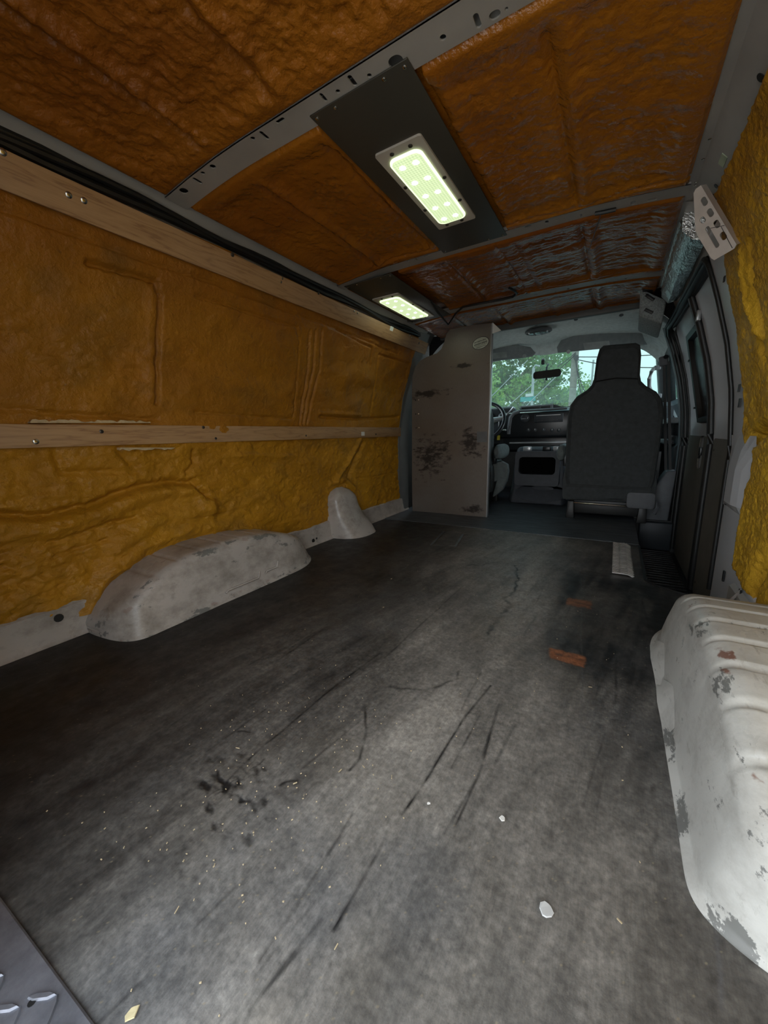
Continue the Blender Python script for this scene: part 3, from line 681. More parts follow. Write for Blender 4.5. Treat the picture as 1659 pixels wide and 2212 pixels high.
# ------------------------------------------------------------------ wheel arches
def wheel_arch(side, mat, lab, rdepth):
    root = empty('wheel_arch', (side*.76, .85, 0), lab, 'wheel arch', kind='structure')
    y0, y1, yc = .442, 1.375, .86
    def hgt(y):                                    # height of the crest along the van
        t = (y-yc)/((yc-.435) if y < yc else (1.365-yc)); return .205*max(0, 1-abs(t)**2.3)**.62 + .0001
    def dep(y):                                    # how far it reaches in from the wall
        d = .222
        if y > 1.13: d *= math.sqrt(max(0, 1-((y-1.13)/.25)**2.2))
        if y < .56: d *= max(0.0, 1-((.56-y)/.118)**4)**.5
        return max(d, .002)
    secs = []; wear = []
    for y in np.concatenate([np.linspace(y0, .50, 22), np.linspace(.504, 1.15, 170), np.linspace(1.155, y1, 26)]):
        h, d = hgt(y), dep(y); r = min(.040, h*.6, d*.5); lean = min(.030, h*.3)
        ph = (y-.47)/.082; rib = 0
        if .5 < y < 1.16: rib = rdepth*max(0, 1-((ph % 1-.5)/.12)**2)*sstep(.5, .6, y)
        sec = []; wv = []
        for i in range(12):
            u = (d-lean-r)*i/11; e = sstep(.0, .03, d-lean-r-u+.02)
            sec.append((u, h-rib*e)); wv.append(.10*(i/11)+.5*(rib > .002)*e)
        for i in range(1, 10):
            a = i/10*PI/2*.9; sec.append((d-lean-r+r*math.sin(a), h-rib*.8*(1-i/10)-r+r*math.cos(a))); wv.append(.55*math.sin(i/10*PI)+.25)
        for q_ in ((d-.018, max(h*.5, .02)), (d-.008, min(h*.3, .03)), (d-.002, .012), (d, .006), (d+.010, .002), (d+.011, -.004)): sec.append(q_); wv.append(.2 if q_[1] > .02 else .8)
        secs.append([(side*(.872-u), y, z) for u, z in sec]); wear.append(wv)
    grid_mesh('arch_shell', np.array(secs), mat, root, attrs={'wear': np.array(wear)})
    return root
wL = wheel_arch(-1, M['archb'], 'scuffed off-white wheel arch under the orange foam wall', .0035)
wR = wheel_arch(1, M['arch'], 'worn white ribbed wheel arch with rust under the yellow foam', .0085)
# pressed seam and step on the inner face of the left arch
b = MB()
for (ya, yb_, z) in ((.80, .96, .030), (.985, 1.06, .044)):
    b.tube([(-.652, ya, z), (-.654, ya+.01, z+.006), (-.654, yb_-.01, z+.006), (-.655, yb_, z+.03)], .004, 6)
b.build('pressed_bead', M['archb'], wL, smooth=True)
# folded paint seams at the foot of the right arch
b = MB()
for ya, yb_ in ((1.16, .98), (.97, .80)):
    b.loft([[(.640, ya, .002), (.648, ya, .004), (.652, ya, .02)], [(.637, (ya*.6+yb_*.4), .002), (.650, (ya*.6+yb_*.4), .03), (.662, (ya*.6+yb_*.4), .05)], [(.640, yb_, .002), (.650, yb_, .004), (.655, yb_, .02)]], closed=False)
b.build('seam_flap', M['arch'], wR, smooth=True)

# filler neck shroud on the left wall
b = MB(); secs = []
for i in range(15):
    t = i/14; z = .285*t
    dpt = np.interp(t, [0, .15, .35, .6, .8, .92, 1], [.185, .165, .125, .095, .085, .06, .015])
    ya = np.interp(t, [0, .5, .8, .92, 1], [1.655, 1.650, 1.655, 1.68, 1.74]); yb_ = np.interp(t, [0, .2, .4, .6, .8, .92, 1], [1.93, 1.925, 1.90, 1.88, 1.87, 1.84, 1.79])
    yc, hy = (ya+yb_)/2, (yb_-ya)/2; shift = np.interp(t, [0, .4, 1], [.05, .012, 0])
    sec = []
    for j in range(17):
        a = PI*j/16; ca_, sa_ = math.cos(a), math.sin(a)
        sec.append((-.874 + dpt*abs(sa_)**.6, yc - hy*np.sign(ca_)*abs(ca_)**.7 + shift*abs(sa_)*.6, z))
    secs.append(sec)
b.loft(secs, closed=False)
fs = b.build('filler_shroud', M['archb'], smooth=True); tag(fs, 'small glossy white filler neck hump at the foot of the left wall', 'shroud', kind='structure')

# steel sill strip below the left foam, with holes
b = MB(); b.loft([[(-.868, y, .105), (-.858, y, .098), (-.853, y, .02), (-.846, y, .004), (-.840, y, 0)] for y in np.linspace(-.03, 2.62, 20)], closed=False)
bl = b.build('baseboard_left', M['archb'], smooth=True); tag(bl, 'dirty white steel sill strip below the left foam wall', 'sill', kind='structure')
for px, py, r in ((637, 1185, .010), (677, 1170, .011), (684, 1163, .006), (127, 1335, .012)):
    p = at(px, py, 'x', -.853); MB().disc((-.8535, p[1], min(max(p[2], .025), .085)), (1, 0, .06), r, .0015).build('drain_hole', M['black'], bl)
b = MB(); b.loft([[(.868, y, .10), (.856, y, .09), (.853, y, .0)] for y in (-.03, .5, 1.0, 1.5)], closed=False)
brt = b.build('baseboard_right', M['steel']); tag(brt, 'grey steel sill strip below the right foam wall', 'sill', kind='structure')

# ------------------------------------------------------------------ lamp panels and lamps on the roof
def screw_ring(parent, pts, z, mat='screwdark', r=.0045):
    for x, y in pts: MB().disc((x, y, z), (0, 0, -1), r, .003, 10, dome=1).build('screw', M[mat], parent, smooth=True)
def lamp_panel(x0, x1, y0, y1, lab):
    z = float(roofz(max(abs(x0), abs(x1))))-.003 if min(abs(x0), abs(x1)) > .3 else 1.2965
    z = min(z, 1.297)
    root = empty('lamp_panel', ((x0+x1)/2, (y0+y1)/2, z), lab, 'panel')
    MB().box(x0, x1, y0, y1, z-.003, z).build('sheet', M['panel'], root, bevel=.0008)
    screw_ring(root, [(x0+.012, y0+.012), (x0+.065, y0+.012), (x1-.06, y0+.012), (x1-.012, y0+.012), (x0+.012, y1-.012), (x0+.07, y1-.012), (x1-.065, y1-.012), (x1-.012, y1-.012)], z-.003, 'chrome')
    return z-.003
def led_lamp(xc, y0, y1, z, w, lab):
    root = empty('led_lamp', (xc, (y0+y1)/2, z), lab, 'lamp')
    yc, hy = (y0+y1)/2, (y1-y0)/2
    def rr(hx, hy_, r, n=6): return slot_r(xc, yc, hx, hy_, r, n)
    b = MB(); b.plate(rr(w, hy, .008), [rr(w-.020, hy-.034, .022)], lambda u, v, d: (u, v, z-.0001-d), .005); b.build('bezel', M['lampframe'], root)
    b = MB(); lw, lh = w-.019, hy-.033
    b.loft([[(u, v, z-.002) for u, v in rr(lw, lh, .022)], [(u, v, z-.009) for u, v in rr(lw, lh, .022)], [(u, v, z-.0105) for u, v in rr(lw-.004, lh-.004, .02)]])
    ln = b.build('lens', M['lensrim'], root, smooth=True)
    b = MB(); b.loft([[(u, v, z-.0104) for u, v in rr(lw-.005, lh-.005, .019)], [(u, v, z-.0118) for u, v in rr(lw-.008, lh-.008, .017)]]); b.build('prism_face', M['lens'], ln)
    for i in range(5):
        for sx in (-1, 1):
            MB().disc((xc+sx*lw*.42, yc-lh*.80+i*lh*.40, z-.0116), (0, 0, -1), .0085, .0012, 14, dome=1).build('led', M['led'], ln, smooth=True)
    for (u, v) in ((-.35, -1), (.45, -1), (-.45, 1), (.35, 1)): MB().disc((xc+u*w, yc+v*(hy-.018), z-.005), (0, 0, -1), .006, .004, 10, dome=1).build('screw', M['screwdark'], root, smooth=True)
    for (u, v) in ((-1, -.28), (-1, .35), (1, -.18), (1, .40)): MB().disc((xc+u*(w-.010), yc+v*hy, z-.005), (0, 0, -1), .006, .004, 10, dome=1).build('screw', M['screwdark'], root, smooth=True)
def slot_r(u, v, du, dv, r, n=6):
    pts = []
    for i in range(4):
        sx, sy = ((1, 1), (-1, 1), (-1, -1), (1, -1))[i]
        for j in range(n):
            a = i*PI/2 + j*PI/2/(n-1); pts.append((u+sx*(du-r)+r*math.cos(a), v+sy*(dv-r)+r*math.sin(a)))
    return pts
z1 = lamp_panel(-.140, .111, .800, 1.600, 'long charcoal sheet panel around the lamp in the middle of the roof')
led_lamp(-.0135, .980, 1.412, z1, .0665, 'lit LED roof lamp on the panel in the middle of the roof')
z2 = lamp_panel(-.645, -.388, 1.600, 2.318, 'charcoal sheet panel around the lamp next to the upper batten')
led_lamp(-.548, 1.812, 2.262, z2, .078, 'lit LED roof lamp on the panel next to the upper batten')
# cables
b = MB(); cp = [at(*p, 'z', 1.278) for p in ((930, 650), (945, 668), (968, 690), (985, 672), (1000, 663), (1040, 655), (1085, 647), (1108, 641), (1116, 634), (1112, 628), (1100, 622))]
cp[2][2] -= .03; cp[1][2] -= .014; cp[3][2] -= .012
b.tube([tuple(p) for p in cp], .0062, 8); tag(b.build('power_cable', M['black'], smooth=True), 'black cable sagging from the lamp panel along a roof bow', 'cable')
b = MB(); q0 = at(1300, 458, 'z', 1.286); q1 = q0 + np.array([-.03, .03, -.06]); 
b.tube([(q0[0]-.02, q0[1], 1.287), (q0[0]+.005, q0[1], 1.284), (q0[0]+.04, q0[1]+.005, 1.284)], .006, 6)
e1 = at(1284, 505, 'y', q0[1]+.01); e2 = at(1270, 548, 'y', q0[1]+.02)
b.tube([tuple(q0), tuple(e1), tuple(e2)], .0014, 6); tag(b.build('loose_wire', M['black'], smooth=True), 'thin black wire hanging loose from a roof bow', 'wire')

# ------------------------------------------------------------------ aluminium partition behind the driver
root = empty('partition', (-.5, 2.555, 0), 'scuffed bare aluminium partition panel behind the driver seat', 'partition')
pts = [at(x, y, 'y', 2.55) for x, y in ((1062, 698), (1020, 702), (972, 712), (964, 722), (960, 738), (954, 753), (944, 763), (922, 771), (908, 779), (897, 792), (891, 812), (890, 850), (890, 950), (890, 1040), (891, 1105))]
pl = [(p[0], min(p[2], 1.283)) for p in pts]; pl[-1] = (pl[-1][0], .004); pl.append((-.203, .004))
b = MB(); b.plate(pl, [], lambda u, v, d: (u, 2.55+d, v), .004); pt = b.build('sheet', M['partition'], root)
b = MB(); b.box(-.211, -.203, 2.548, 2.585, .004, 1.25); b.build('edge_flange', M['silver'], root, bevel=.001)
oc = at(1038, 741, 'y', 2.548); 
def oval(a, bb, yy, n=32, rot=.18): return [(oc[0]+a*math.cos(t)*math.cos(rot)-bb*math.sin(t)*math.sin(rot), yy, oc[2]+a*math.cos(t)*math.sin(rot)+bb*math.sin(t)*math.cos(rot)) for t in np.linspace(0, 2*PI, n, endpoint=False)]
A, B_ = .056, .037
b = MB(); b.loft([oval(A, B_, 2.5495), oval(A, B_, 2.549)]); so = b.build('oval_sticker', M['blackgloss'], root)
b = MB(); b.loft([oval(A*.93, B_*.91, 2.549), oval(A*.93, B_*.91, 2.5486)]); b.build('sticker_face', simple('pale_sticker', (.52, .55, .45), .4), so)
b = MB()
for row, zz, n, hh in ((0, .013, 11, .0045), (1, -.002, 12, .006), (2, -.022, 9, .0028)):
    for i in range(n):
        u = (i-(n-1)/2)*.0072; cxx = oc[0]+u*math.cos(.18)-zz*math.sin(.18); czz = oc[2]+u*math.sin(.18)+zz*math.cos(.18)
        for j in range(2): b.obox((cxx+(j-.5)*.0026, 2.5484, czz+random.uniform(-.001, .001)), ((1, 0, random.uniform(-.6, .6)), (0, 1, 0), (0, 0, 1)), (.0008 if j else .0014, .0002, hh*random.uniform(.5, 1)))
b.obox((oc[0]+.002, 2.5484, oc[2]-.012), ((1, 0, .18), (0, 1, 0), (-.18, 0, 1)), (.042, .0002, .0008))
b.build('faint_lettering', M['blackgloss'], so)
tpc = at(1041, 944, 'y', 2.548); MB().box(tpc[0]-.034, tpc[0]+.034, 2.5475, 2.5495, tpc[2]-.034, tpc[2]+.036).build('tape_square', M['tape'], root)
for px, py in ((904, 864), (904, 894), (905, 924)): 
    p = at(px, py, 'y', 2.549); MB().disc(tuple(p), (0, -1, 0), .005, .003, 10, dome=1).build('rivet', M['chrome'], root, smooth=True)
    MB().disc((p[0]-.022, 2.5492, p[2]), (0, -1, 0), .005, .0008, 10).build('rivet_hole', M['black'], root)
g0 = at(1066, 712, 'y', 2.56); MB().add([(-.203, 2.556, 1.255), (-.203, 2.556, 1.19), (-.148, 2.556, 1.20), (-.203, 2.560, 1.255), (-.203, 2.560, 1.19), (-.148, 2.560, 1.20)], [(0, 1, 2), (3, 5, 4), (0, 3, 4, 1), (1, 4, 5, 2), (2, 5, 3, 0)]).build('gusset', M['paper'], root)

# left door pillar beside the partition
b = MB(); b.loft([[(-(xw(z)+.03), 2.50, z), (-(xw(z)-.005), 2.505, z), (-(xw(z)-.02), 2.56, z), (-(xw(z)-.02), 2.62, z)] for z in np.linspace(0, 1.26, 16)], closed=False)
pb = b.build('trim_3', M['steel_dark'], smooth=True); tag(pb, 'dark grey pillar trim between left foam wall and partition', 'pillar', kind='structure')

# ------------------------------------------------------------------ right side: pillar, cargo doors, weather strips
b = MB(); zc = np.linspace(-.10, 1.175, 60); secs = []
ybp = np.interp(zc, bz, by)
for z, y_ in zip(zc, ybp):
    x = float(xw(z)); ya = min(y_, 1.70)-.035
    if z < .10: ya = min(ya, 1.45)
    secs.append([(x+.012, ya, z), (x+.004, ya+.02, z), (x+.002, ya+.05, z), (x-.004, 1.745, z), (x+.002, 1.788, z), (x+.05, 1.795, z)])
b.loft(secs, closed=False)
cp_ = b.build('trim_4', M['white_paint'], smooth=True); tag(cp_, 'grey steel door pillar between yellow foam and side cargo doors', 'pillar', kind='structure')
b = MB()                                           # latch boss on the pillar
s3 = []
for z, k in ((.545, 0), (.50, .6), (.44, 1), (.36, 1), (.325, .95), (.30, 0)):
    x = float(xw(z)); s3.append([(x+.002, 1.52, z), (x-.012*k, 1.57, z), (x-.020*k, 1.61, z), (x-.018*k, 1.70, z), (x-.002, 1.785, z)])
b.loft(s3, closed=False); b.build('latch_boss', M['white_paint'], cp_)
for px, py, hw, hh in ((1574, 1082, .006, .014), (1586, 1090, .003, .005), (1602, 838, .004, .012), (1603, 870, .005, .014), (1570, 602, .004, .008), (1568, 1245, .004, .018), (1603, 1290, .005, .022)):
    p = wall_hit(px, py, 1); MB().obox((p[0]-.006, p[1], p[2]), ((0, 1, 0), (0, 0, 1), (1, 0, 0)), (hw*1.6, hh, .002)).build('pillar_slot', M['black'], cp_)
b = MB(); b.add([(.86, 1.60, -.02), (.868, 1.42, .115), (.80, 1.37, .03), (.80, 1.50, .003), (.86, 1.60, -.03), (.868, 1.42, .10), (.80, 1.37, .015), (.80, 1.50, -.007)], [(0, 1, 2, 3), (7, 6, 5, 4), (0, 4, 5, 1), (1, 5, 6, 2), (2, 6, 7, 3), (3, 7, 4, 0)])
b.build('foot_gusset', M['archb'], cp_)
def strip(name, path, r, parent, mat='black'):
    b = MB(); b.tube(path, r, 10); return b.build(name, M[mat], parent, smooth=True)
def dpath(y, z0, z1, off, n=26): return [(float(xw(z))+off, y, z) for z in np.linspace(z0, z1, n)]
d_off = .030
def door_leaf(name, y0, y1, lab, win):
    root = empty(name, (.88, (y0+y1)/2, -.2), lab, 'door', kind='structure')
    # pressed steel upper with an inner recess
    zz = np.linspace(.50, 1.165, 24); b = MB(); secs = []
    for z in zz:
        x = float(xw(z))+d_off; rc = .022*float(sstep(.56, .63, z)*(1-sstep(1.09, 1.14, z)))
        secs.append([(x+.04, y0, z), (x-.004, y0+.003, z), (x, y0+.035, z), (x+rc, y0+.075, z), (x+rc, y1-.10, z), (x, y1-.055, z), (x-.004, y1-.003, z), (x+.04, y1, z)])
    b.loft(secs, closed=False); b.build('upper_frame', M['white_paint'], root, smooth=True)
    b = MB(); zz = np.linspace(-.21, .505, 10)
    b.loft([[(float(xw(z))+d_off+.03, y0, z), (float(xw(z))+d_off-.002, y0+.002, z), (float(xw(z))+d_off-.002, y1-.002, z), (float(xw(z))+d_off+.03, y1, z)] for z in zz], closed=False); b.build('lower_skin', M['white_paint'], root)
    return root
dA = door_leaf('door_2', 2.262, 2.945, 'front leaf of the white side cargo doors with dark window', True)
dB = door_leaf('door_3', 1.802, 2.250, 'rear leaf of the white side cargo doors next to the pillar', False)
def trim(root, y0, y1, z0, z1, cut=None):
    outer = slot_r((y0+y1)/2, (z0+z1)/2, (y1-y0)/2, (z1-z0)/2, .02)
    b = MB(); b.plate(outer, [cut] if cut else [], lambda u, v, d: (.87+d_off-.006-d, u, v), .004); o = b.build('trim_panel', M['door_panel'], root)
    for y in (y0+.03, y1-.03):
        for z in (z0+.06, z1-.05): MB().disc((.87+d_off-.010, y, z), (-1, 0, 0), .006, .002, 10, dome=1).build('clip', M['black'], o)
cutp = slot_r(2.49, .450, .052, .082, .035)
trim(dB, 1.862, 2.215, -.20, .525); trim(dA, 2.300, 2.925, -.20, .530, cutp)
MB().box(.8985, .90, 2.42, 2.56, .35, .55).build('handle_recess', M['white_paint'], dA)
b = MB(); b.box(.884, .8985, 2.465, 2.50, .435, .475); b.tube([(.890, 2.48, .475), (.886, 2.485, .42)], .005); b.build('door_handle', M['blackgloss'], dA, bevel=.002)
# window in the front leaf: black rubber frame around a blanked pane
def wpt(y, z, off): return (float(xw(z))+d_off+off, y, z)
wo = [(2.31, .645), (2.40, .60), (2.66, .60), (2.70, .66), (2.71, .95), (2.66, 1.045), (2.40, 1.045), (2.31, 1.00)]
fr = MB(); n = len(wo)
def ring(k, off): 
    cy, cz = 2.51, .82; return [wpt(cy+(y-cy)*k, cz+(z-cz)*k, off) for y, z in wo]
fr.loft([ring(1.03, .022), ring(1.0, -.006), ring(.90, -.004), ring(.86, .018)], caps=False); fr.build('window_gasket', M['black'], dA, smooth=True)
fr = MB(); fr.add(ring(.90, .016), [tuple(range(n))]); fr.build('window_blank', simple('dark_tinted_pane', (.045, .030, .032), .25, 0, .1, 4), dA)
for y, z in ((2.31, .90), (2.30, .66), (2.72, .93), (2.74, .68)): MB().obox(wpt(y, z, -.006), ((0, 1, 0), (0, .2, 1), (1, 0, 0)), (.016, .005, .004)).build('clip_hole', M['black'], dA)
for y, z in ((1.83, .93), (1.83, .63)): MB().obox(wpt(y, z, -.006), ((0, 1, 0), (0, .2, 1), (1, 0, 0)), (.016, .005, .004)).build('clip_hole', M['black'], dB)
b = MB(); b.obox(wpt(2.235, 1.05, -.012), ((0, 1, 0), (0, 0, 1), (1, 0, 0)), (.014, .022, .008)); b.build('top_latch', M['silver'], dB, bevel=.003)
strip('seam_seal', dpath(2.256, -.20, 1.15, d_off-.012, 30), .016, dA)
ws = empty('door_seal', (.86, 2.3, -.15), 'thick black rubber weather strip around the side door opening', 'weather strip')
top = 1.145
for off, r, dy in ((.012, .017, 0), (.030, .015, .012), (-.004, .008, -.016)):
    path = dpath(1.806+dy, -.03, top-.05, off, 24) + [(float(xw(top-.02))+off, 1.816+dy, top-.018), (float(xw(top))+off, 1.845+dy, top)]
    path += [(float(xw(top))+off-.012*t, 1.85+t*1.04, top+.005*t) for t in np.linspace(0, 1, 12)]
    path += [(float(xw(top-.03))+off-.010, 2.925-dy, top-.03)] + dpath(2.935-dy, top-.08, -.18, off-.004, 26)
    strip('rubber_bead', path, r, ws)
# front pillar of the opening and its lower trim
b = MB(); secs = []
for z in np.linspace(-.02, 1.19, 30):
    x = float(xw(z)); secs.append([(x+.05, 2.945, z), (x+.006, 2.95, z), (x-.012, 2.965, z), (x-.018, 3.0, z), (x-.004, 3.03, z), (x+.05, 3.035, z)])
b.loft(secs, closed=False); bp = b.build('trim_5', M['trimgrey'], smooth=True); tag(bp, 'grey pillar trim behind the passenger seat beside the cargo doors', 'pillar', kind='structure')
q = [at(x, y, 'y', 2.965) for x, y in ((1439, 1139), (1384, 1139), (1392, 1100), (1408, 1058), (1440, 1017), (1462, 1017))]
b = MB(); b.plate([(p[0], p[2]) for p in q], [], lambda u, v, d: (u, 2.95+d, v), .12); b.build('lower_cover', M['trimgrey'], bp, bevel=.008)

# perforated bracket hanging from the right rail
root = empty('perforated_bracket', (.70, 1.45, 1.1), 'pale perforated steel bracket plate hanging from the right roof rail', 'bracket')
nb = np.array([-.55, -.78, -.28]); nb /= np.linalg.norm(nb); pb0 = np.array([.690, 1.45, 1.14])
def bp_pt(px, py): r = ray(px, py); return EYE + r*(nb.dot(pb0-EYE)/nb.dot(r))
ub_ = np.cross(nb, (0, 0, 1)); ub_ /= np.linalg.norm(ub_); vb_ = np.cross(ub_, nb)
def b2(px, py): d = bp_pt(px, py)-pb0; return (float(d.dot(ub_)), float(d.dot(vb_)))
def bslot(a, bb, w):
    (u0, v0), (u1, v1) = b2(*a), b2(*bb); L = math.hypot(u1-u0, v1-v0); cu, cv = (u0+u1)/2, (v0+v1)/2; c_, s_ = (u1-u0)/L, (v1-v0)/L
    return [(cu+x*c_-y*s_, cv+x*s_+y*c_) for x, y in slot(0, 0, L/2, w)]
outer = [b2(*p) for p in ((1514, 400), (1503, 408), (1498, 417), (1502, 498), (1506, 508), (1536, 558), (1543, 562), (1586, 537), (1591, 528))]
hl = [bslot((1517, 427), (1526, 443), .006), bslot((1530, 452), (1539, 467), .006), bslot((1514, 470), (1522, 481), .006), bslot((1544, 477), (1553, 491), .006), bslot((1558, 502), (1567, 517), .006), bslot((1526, 490), (1551, 534), .005)]
b = MB(); b.plate(outer, hl, lambda u, v, d: tuple(pb0 + ub_*u + vb_*v - nb*d), .003); b.build('plate', M['galv'], root)
e0, e1 = bp_pt(1514, 400), bp_pt(1591, 528); mid_ = (e0+e1)/2; dv = (e1-e0)
b = MB(); b.add([tuple(e0), tuple(e1), tuple(e1-nb*.025), tuple(e0-nb*.025)], [(0, 1, 2, 3)]); b.build('folded_edge', M['galv'], root)
b = MB()
for a0, a1 in (((1535, 493), (1565, 487)), ((1558, 490), (1582, 536))): b.tube([tuple(bp_pt(*a0)+nb*.0004), tuple(bp_pt(*a1)+nb*.0004)], .0007, 5)
b.build('scribe_line', M['black'], root)
# foil covered duct ahead of the bracket
b = MB(); secs = []
for i, y in enumerate(np.linspace(1.76, 2.44, 22)):
    j = lambda: random.uniform(-.0022, .0022); t = i/21
    secs.append([(.665+j(), y, 1.305), (.648+j(), y+j(), 1.268-.015*t+j()), (.655+j(), y, 1.225-.02*t+j()), (.682+j(), y, 1.195-.025*t+j()), (.72+j(), y, 1.178), (.74, y, 1.22)])
b.loft(secs); fd = b.build('foil_duct', M['foil'], smooth=True); tag(fd, 'crumpled silver foil taped duct under the right roof rail', 'duct')
for dx, dz in ((-.004, .0), (.022, -.036)):
    b = MB(); b.loft([[(.648+dx+k*.010, y, 1.266-.02*(y-1.76)+dz-k*.014-.002) for k in (0, .5, 1)] for y in np.linspace(1.78, 2.42, 8)], closed=False); b.build('foil_strip', M['foil'], fd, smooth=True)
# carpeted overhead box with two slots
root = empty('overhead_box', (.64, 2.6, 1.15), 'grey carpeted overhead box with two black slots by the cargo door', 'storage box')
A_ = [at(x, y, 'y', 2.56) for x, y in ((1384, 622), (1440, 648), (1430, 700), (1380, 682))]
b = MB(); fr_ = [tuple(p) for p in A_]; bk = [(p[0]+.01, 2.90, p[2]-.01) for p in A_]; b.loft([fr_, bk]); b.build('carpet_body', M['carpet'], root, bevel=.012)
for (a0, a1) in (((1395, 637), (1413, 648)), ((1393, 668), (1410, 676))):
    p0, p1 = at(*a0, 'y', 2.556), at(*a1, 'y', 2.556); d = p1-p0; L = np.linalg.norm(d)
    MB().obox(tuple((p0+p1)/2), (d, (0, 1, 0), np.cross(d/L, (0, 1, 0))), (L/2, .003, .007)).build('slot', M['black'], root, bevel=.002)
b = MB(); b.box(.575, .70, 2.545, 2.90, A_[0][2]-.01, 1.275); b.build('black_lid', M['black'], root, bevel=.006)

# ------------------------------------------------------------------ cab: headliner, visors, dome lamp
xs = np.linspace(-.76, .76, 90); ys = np.linspace(2.83, 3.47, 50); X, Y = np.meshgrid(xs, ys, indexing='ij')
t = (Y-2.83)/.64
Zh = 1.284 - .034*t - .050*sstep(.80, 1.0, t) - (.030+.02*t)*np.abs(X/.6)**2.4 - .10*np.clip((np.abs(X)-.60)/.16, 0, 1)**1.6
Zh += .016*np.exp(-((X+.0)/.09)**2-((t-.25)/.16)**2) - .018*np.exp(-(X/.12)**2)*sstep(.5, 1, t)
for xc, hw in ((-.40, .26), (.37, .30)): Zh += .012*(1-sstep(hw-.05, hw, np.abs(X-xc)))*sstep(.55, .72, t)*(1-sstep(.8, .95, t))
Zh += .010*(1-sstep(0, .05, t))
hd = grid_mesh('headliner', np.stack([X, Y, Zh], -1), M['headl']); tag(hd, 'pale grey moulded cab headliner above the windshield', 'headliner', kind='structure')
b = MB(); b.loft([[(x, 2.83, 1.30), (x, 2.826, float(np.interp(x, xs, Zh[:, 0])))] for x in xs], closed=False); b.build('rear_edge', M['black'], hd)
for px, py in ((1158, 703), (1244, 691), (1342, 682)):
    p = at(px, py, 'y', 2.86); MB().disc((p[0], 2.86, p[2]+.004), (0, -.4, -1), .012, .006, 12, dome=1).build('trim_clip', M['trimgrey'], hd, smooth=True)
p = at(1163, 717, 'z', 1.262); root = empty('dome_lamp', (p[0], p[1], 1.262), 'unlit oval dome lamp in the cab headliner', 'lamp')
el = lambda a, bb, z: [(p[0]+a*math.cos(k)*abs(math.cos(k))**-.3, p[1]+bb*math.sin(k), z) for k in np.linspace(.01, 2*PI+.01, 28, endpoint=False)]
b = MB(); b.loft([el(.086, .062, 1.275), el(.090, .066, 1.262), el(.080, .056, 1.255), el(.074, .050, 1.259)]); b.build('bezel', M['trimgrey'], root, smooth=True)
b = MB(); b.loft([el(.073, .049, 1.260), el(.066, .044, 1.250), el(.04, .02, 1.247)]); b.build('lens', simple('smoked_lens', (.10, .10, .10), .15, 0, .1, 10), root, smooth=True)
for dx in (-.022, .022): MB().box(p[0]+dx-.003, p[0]+dx+.003, p[1]-.05, p[1]+.02, 1.243, 1.252).build('lens_rib', M['trimgrey'], root)
def visor(pxs, lab, stick, yv):
    q = [at(x, y, 'y', yv) for x, y in pxs]; c0 = np.mean(q, 0); root = empty('sun_visor', tuple(c0), lab, 'sun visor')
    sc_ = lambda k, y: [(c0[0]+(p[0]-c0[0])*k, y, c0[2]+(p[2]-c0[2])*k) for p in q]
    b = MB(); b.loft([sc_(.95, yv-.008), sc_(1, yv-.003), sc_(1, yv+.010), sc_(.95, yv+.016)]); b.build('pad', M['visor'], root, smooth=True)
    s_ = [at(x, y, 'y', yv-.009) for x, y in stick]; b = MB(); b.plate([(p[0], p[2]) for p in s_], [], lambda u, v, d: (u, yv-.0095+d, v), .001); b.build('warning_label', simple('grey_label', (.36, .38, .38), .5), root)
    cpx = pxs[0]
    return root, q
v1, _ = visor([(1205, 762), (1203, 750), (1212, 735), (1240, 726), (1300, 715), (1370, 707), (1384, 712), (1392, 735), (1398, 744), (1300, 753)], 'passenger sun visor with a label folded above the front seat', [(1259, 741), (1316, 736), (1318, 749), (1263, 756)], 3.33)
v2, _ = visor([(1010, 790), (1010, 757), (1060, 750), (1120, 745), (1146, 750), (1157, 762), (1150, 770), (1062, 781)], 'driver sun visor with a label beside the partition edge', [(1050, 764), (1094, 760), (1095, 772), (1050, 777)], 3.33)
for v, (px, py) in ((v1, (1228, 760)), (v2, (1133, 769))):
    p = at(px, py, 'y', 3.325); MB().disc(tuple(p), (0, -1, 0), .014, .006, 14).build('visor_clip', M['silver'], v)
# roof cross rail in front of the foam
tag(MB().box(-.66, .65, 2.80, 2.832, 1.262, 1.30).build('trim_6', M['steel_dark'], bevel=.003), 'dark cross rail between roof foam and cab headliner', 'roof rail', kind='structure')

# ------------------------------------------------------------------ windshield, pillars, mirror
wt, wb = (3.44, 1.225), (4.06, .775)
root = empty('window_1', (0, 4.06, .78), 'tinted windshield with trees and sky beyond', 'windshield', kind='structure')
b = MB(); gx = np.linspace(-1, 1, 13)
b.loft([[(g*.73, wt[0]-.10*abs(g)**2.5+.0, wt[1]-.015*g*g) for g in gx], [(g*.83, wb[0]-.16*abs(g)**2.5, wb[1]) for g in gx]], closed=False); b.build('glass_pane', M['glass'], root, smooth=True)
for s_ in (-1, 1):
    b = MB(); secs = []
    for t in np.linspace(0, 1, 12):
        x, y, z = s_*(.715+.11*t), 3.36+.56*t, 1.225-.45*t
        secs.append([(x-s_*.030, y+.02, z+.01), (x-s_*.012, y-.035, z-.02), (x+s_*.03, y-.05, z-.01), (x+s_*.05, y+.03, z+.02)])
    b.loft(secs); b.build('pillar_trim', M['trimgrey'], root, smooth=True)
gh = empty('grab_handle', (.74, 3.5, .95), 'grey grab handle on the windshield pillar by the passenger seat', 'handle')
hp = [at(x, y, 'y', yy) for x, y, yy in ((1413, 795, 3.52), (1407, 803, 3.50), (1402.5, 818, 3.50), (1402.5, 836, 3.52), (1408, 850, 3.55), (1415, 856, 3.57))]
b = MB(); b.tube([tuple(p) for p in hp], .013, 10); b.build('grip', M['trimgrey'], gh, smooth=True)
b = MB()
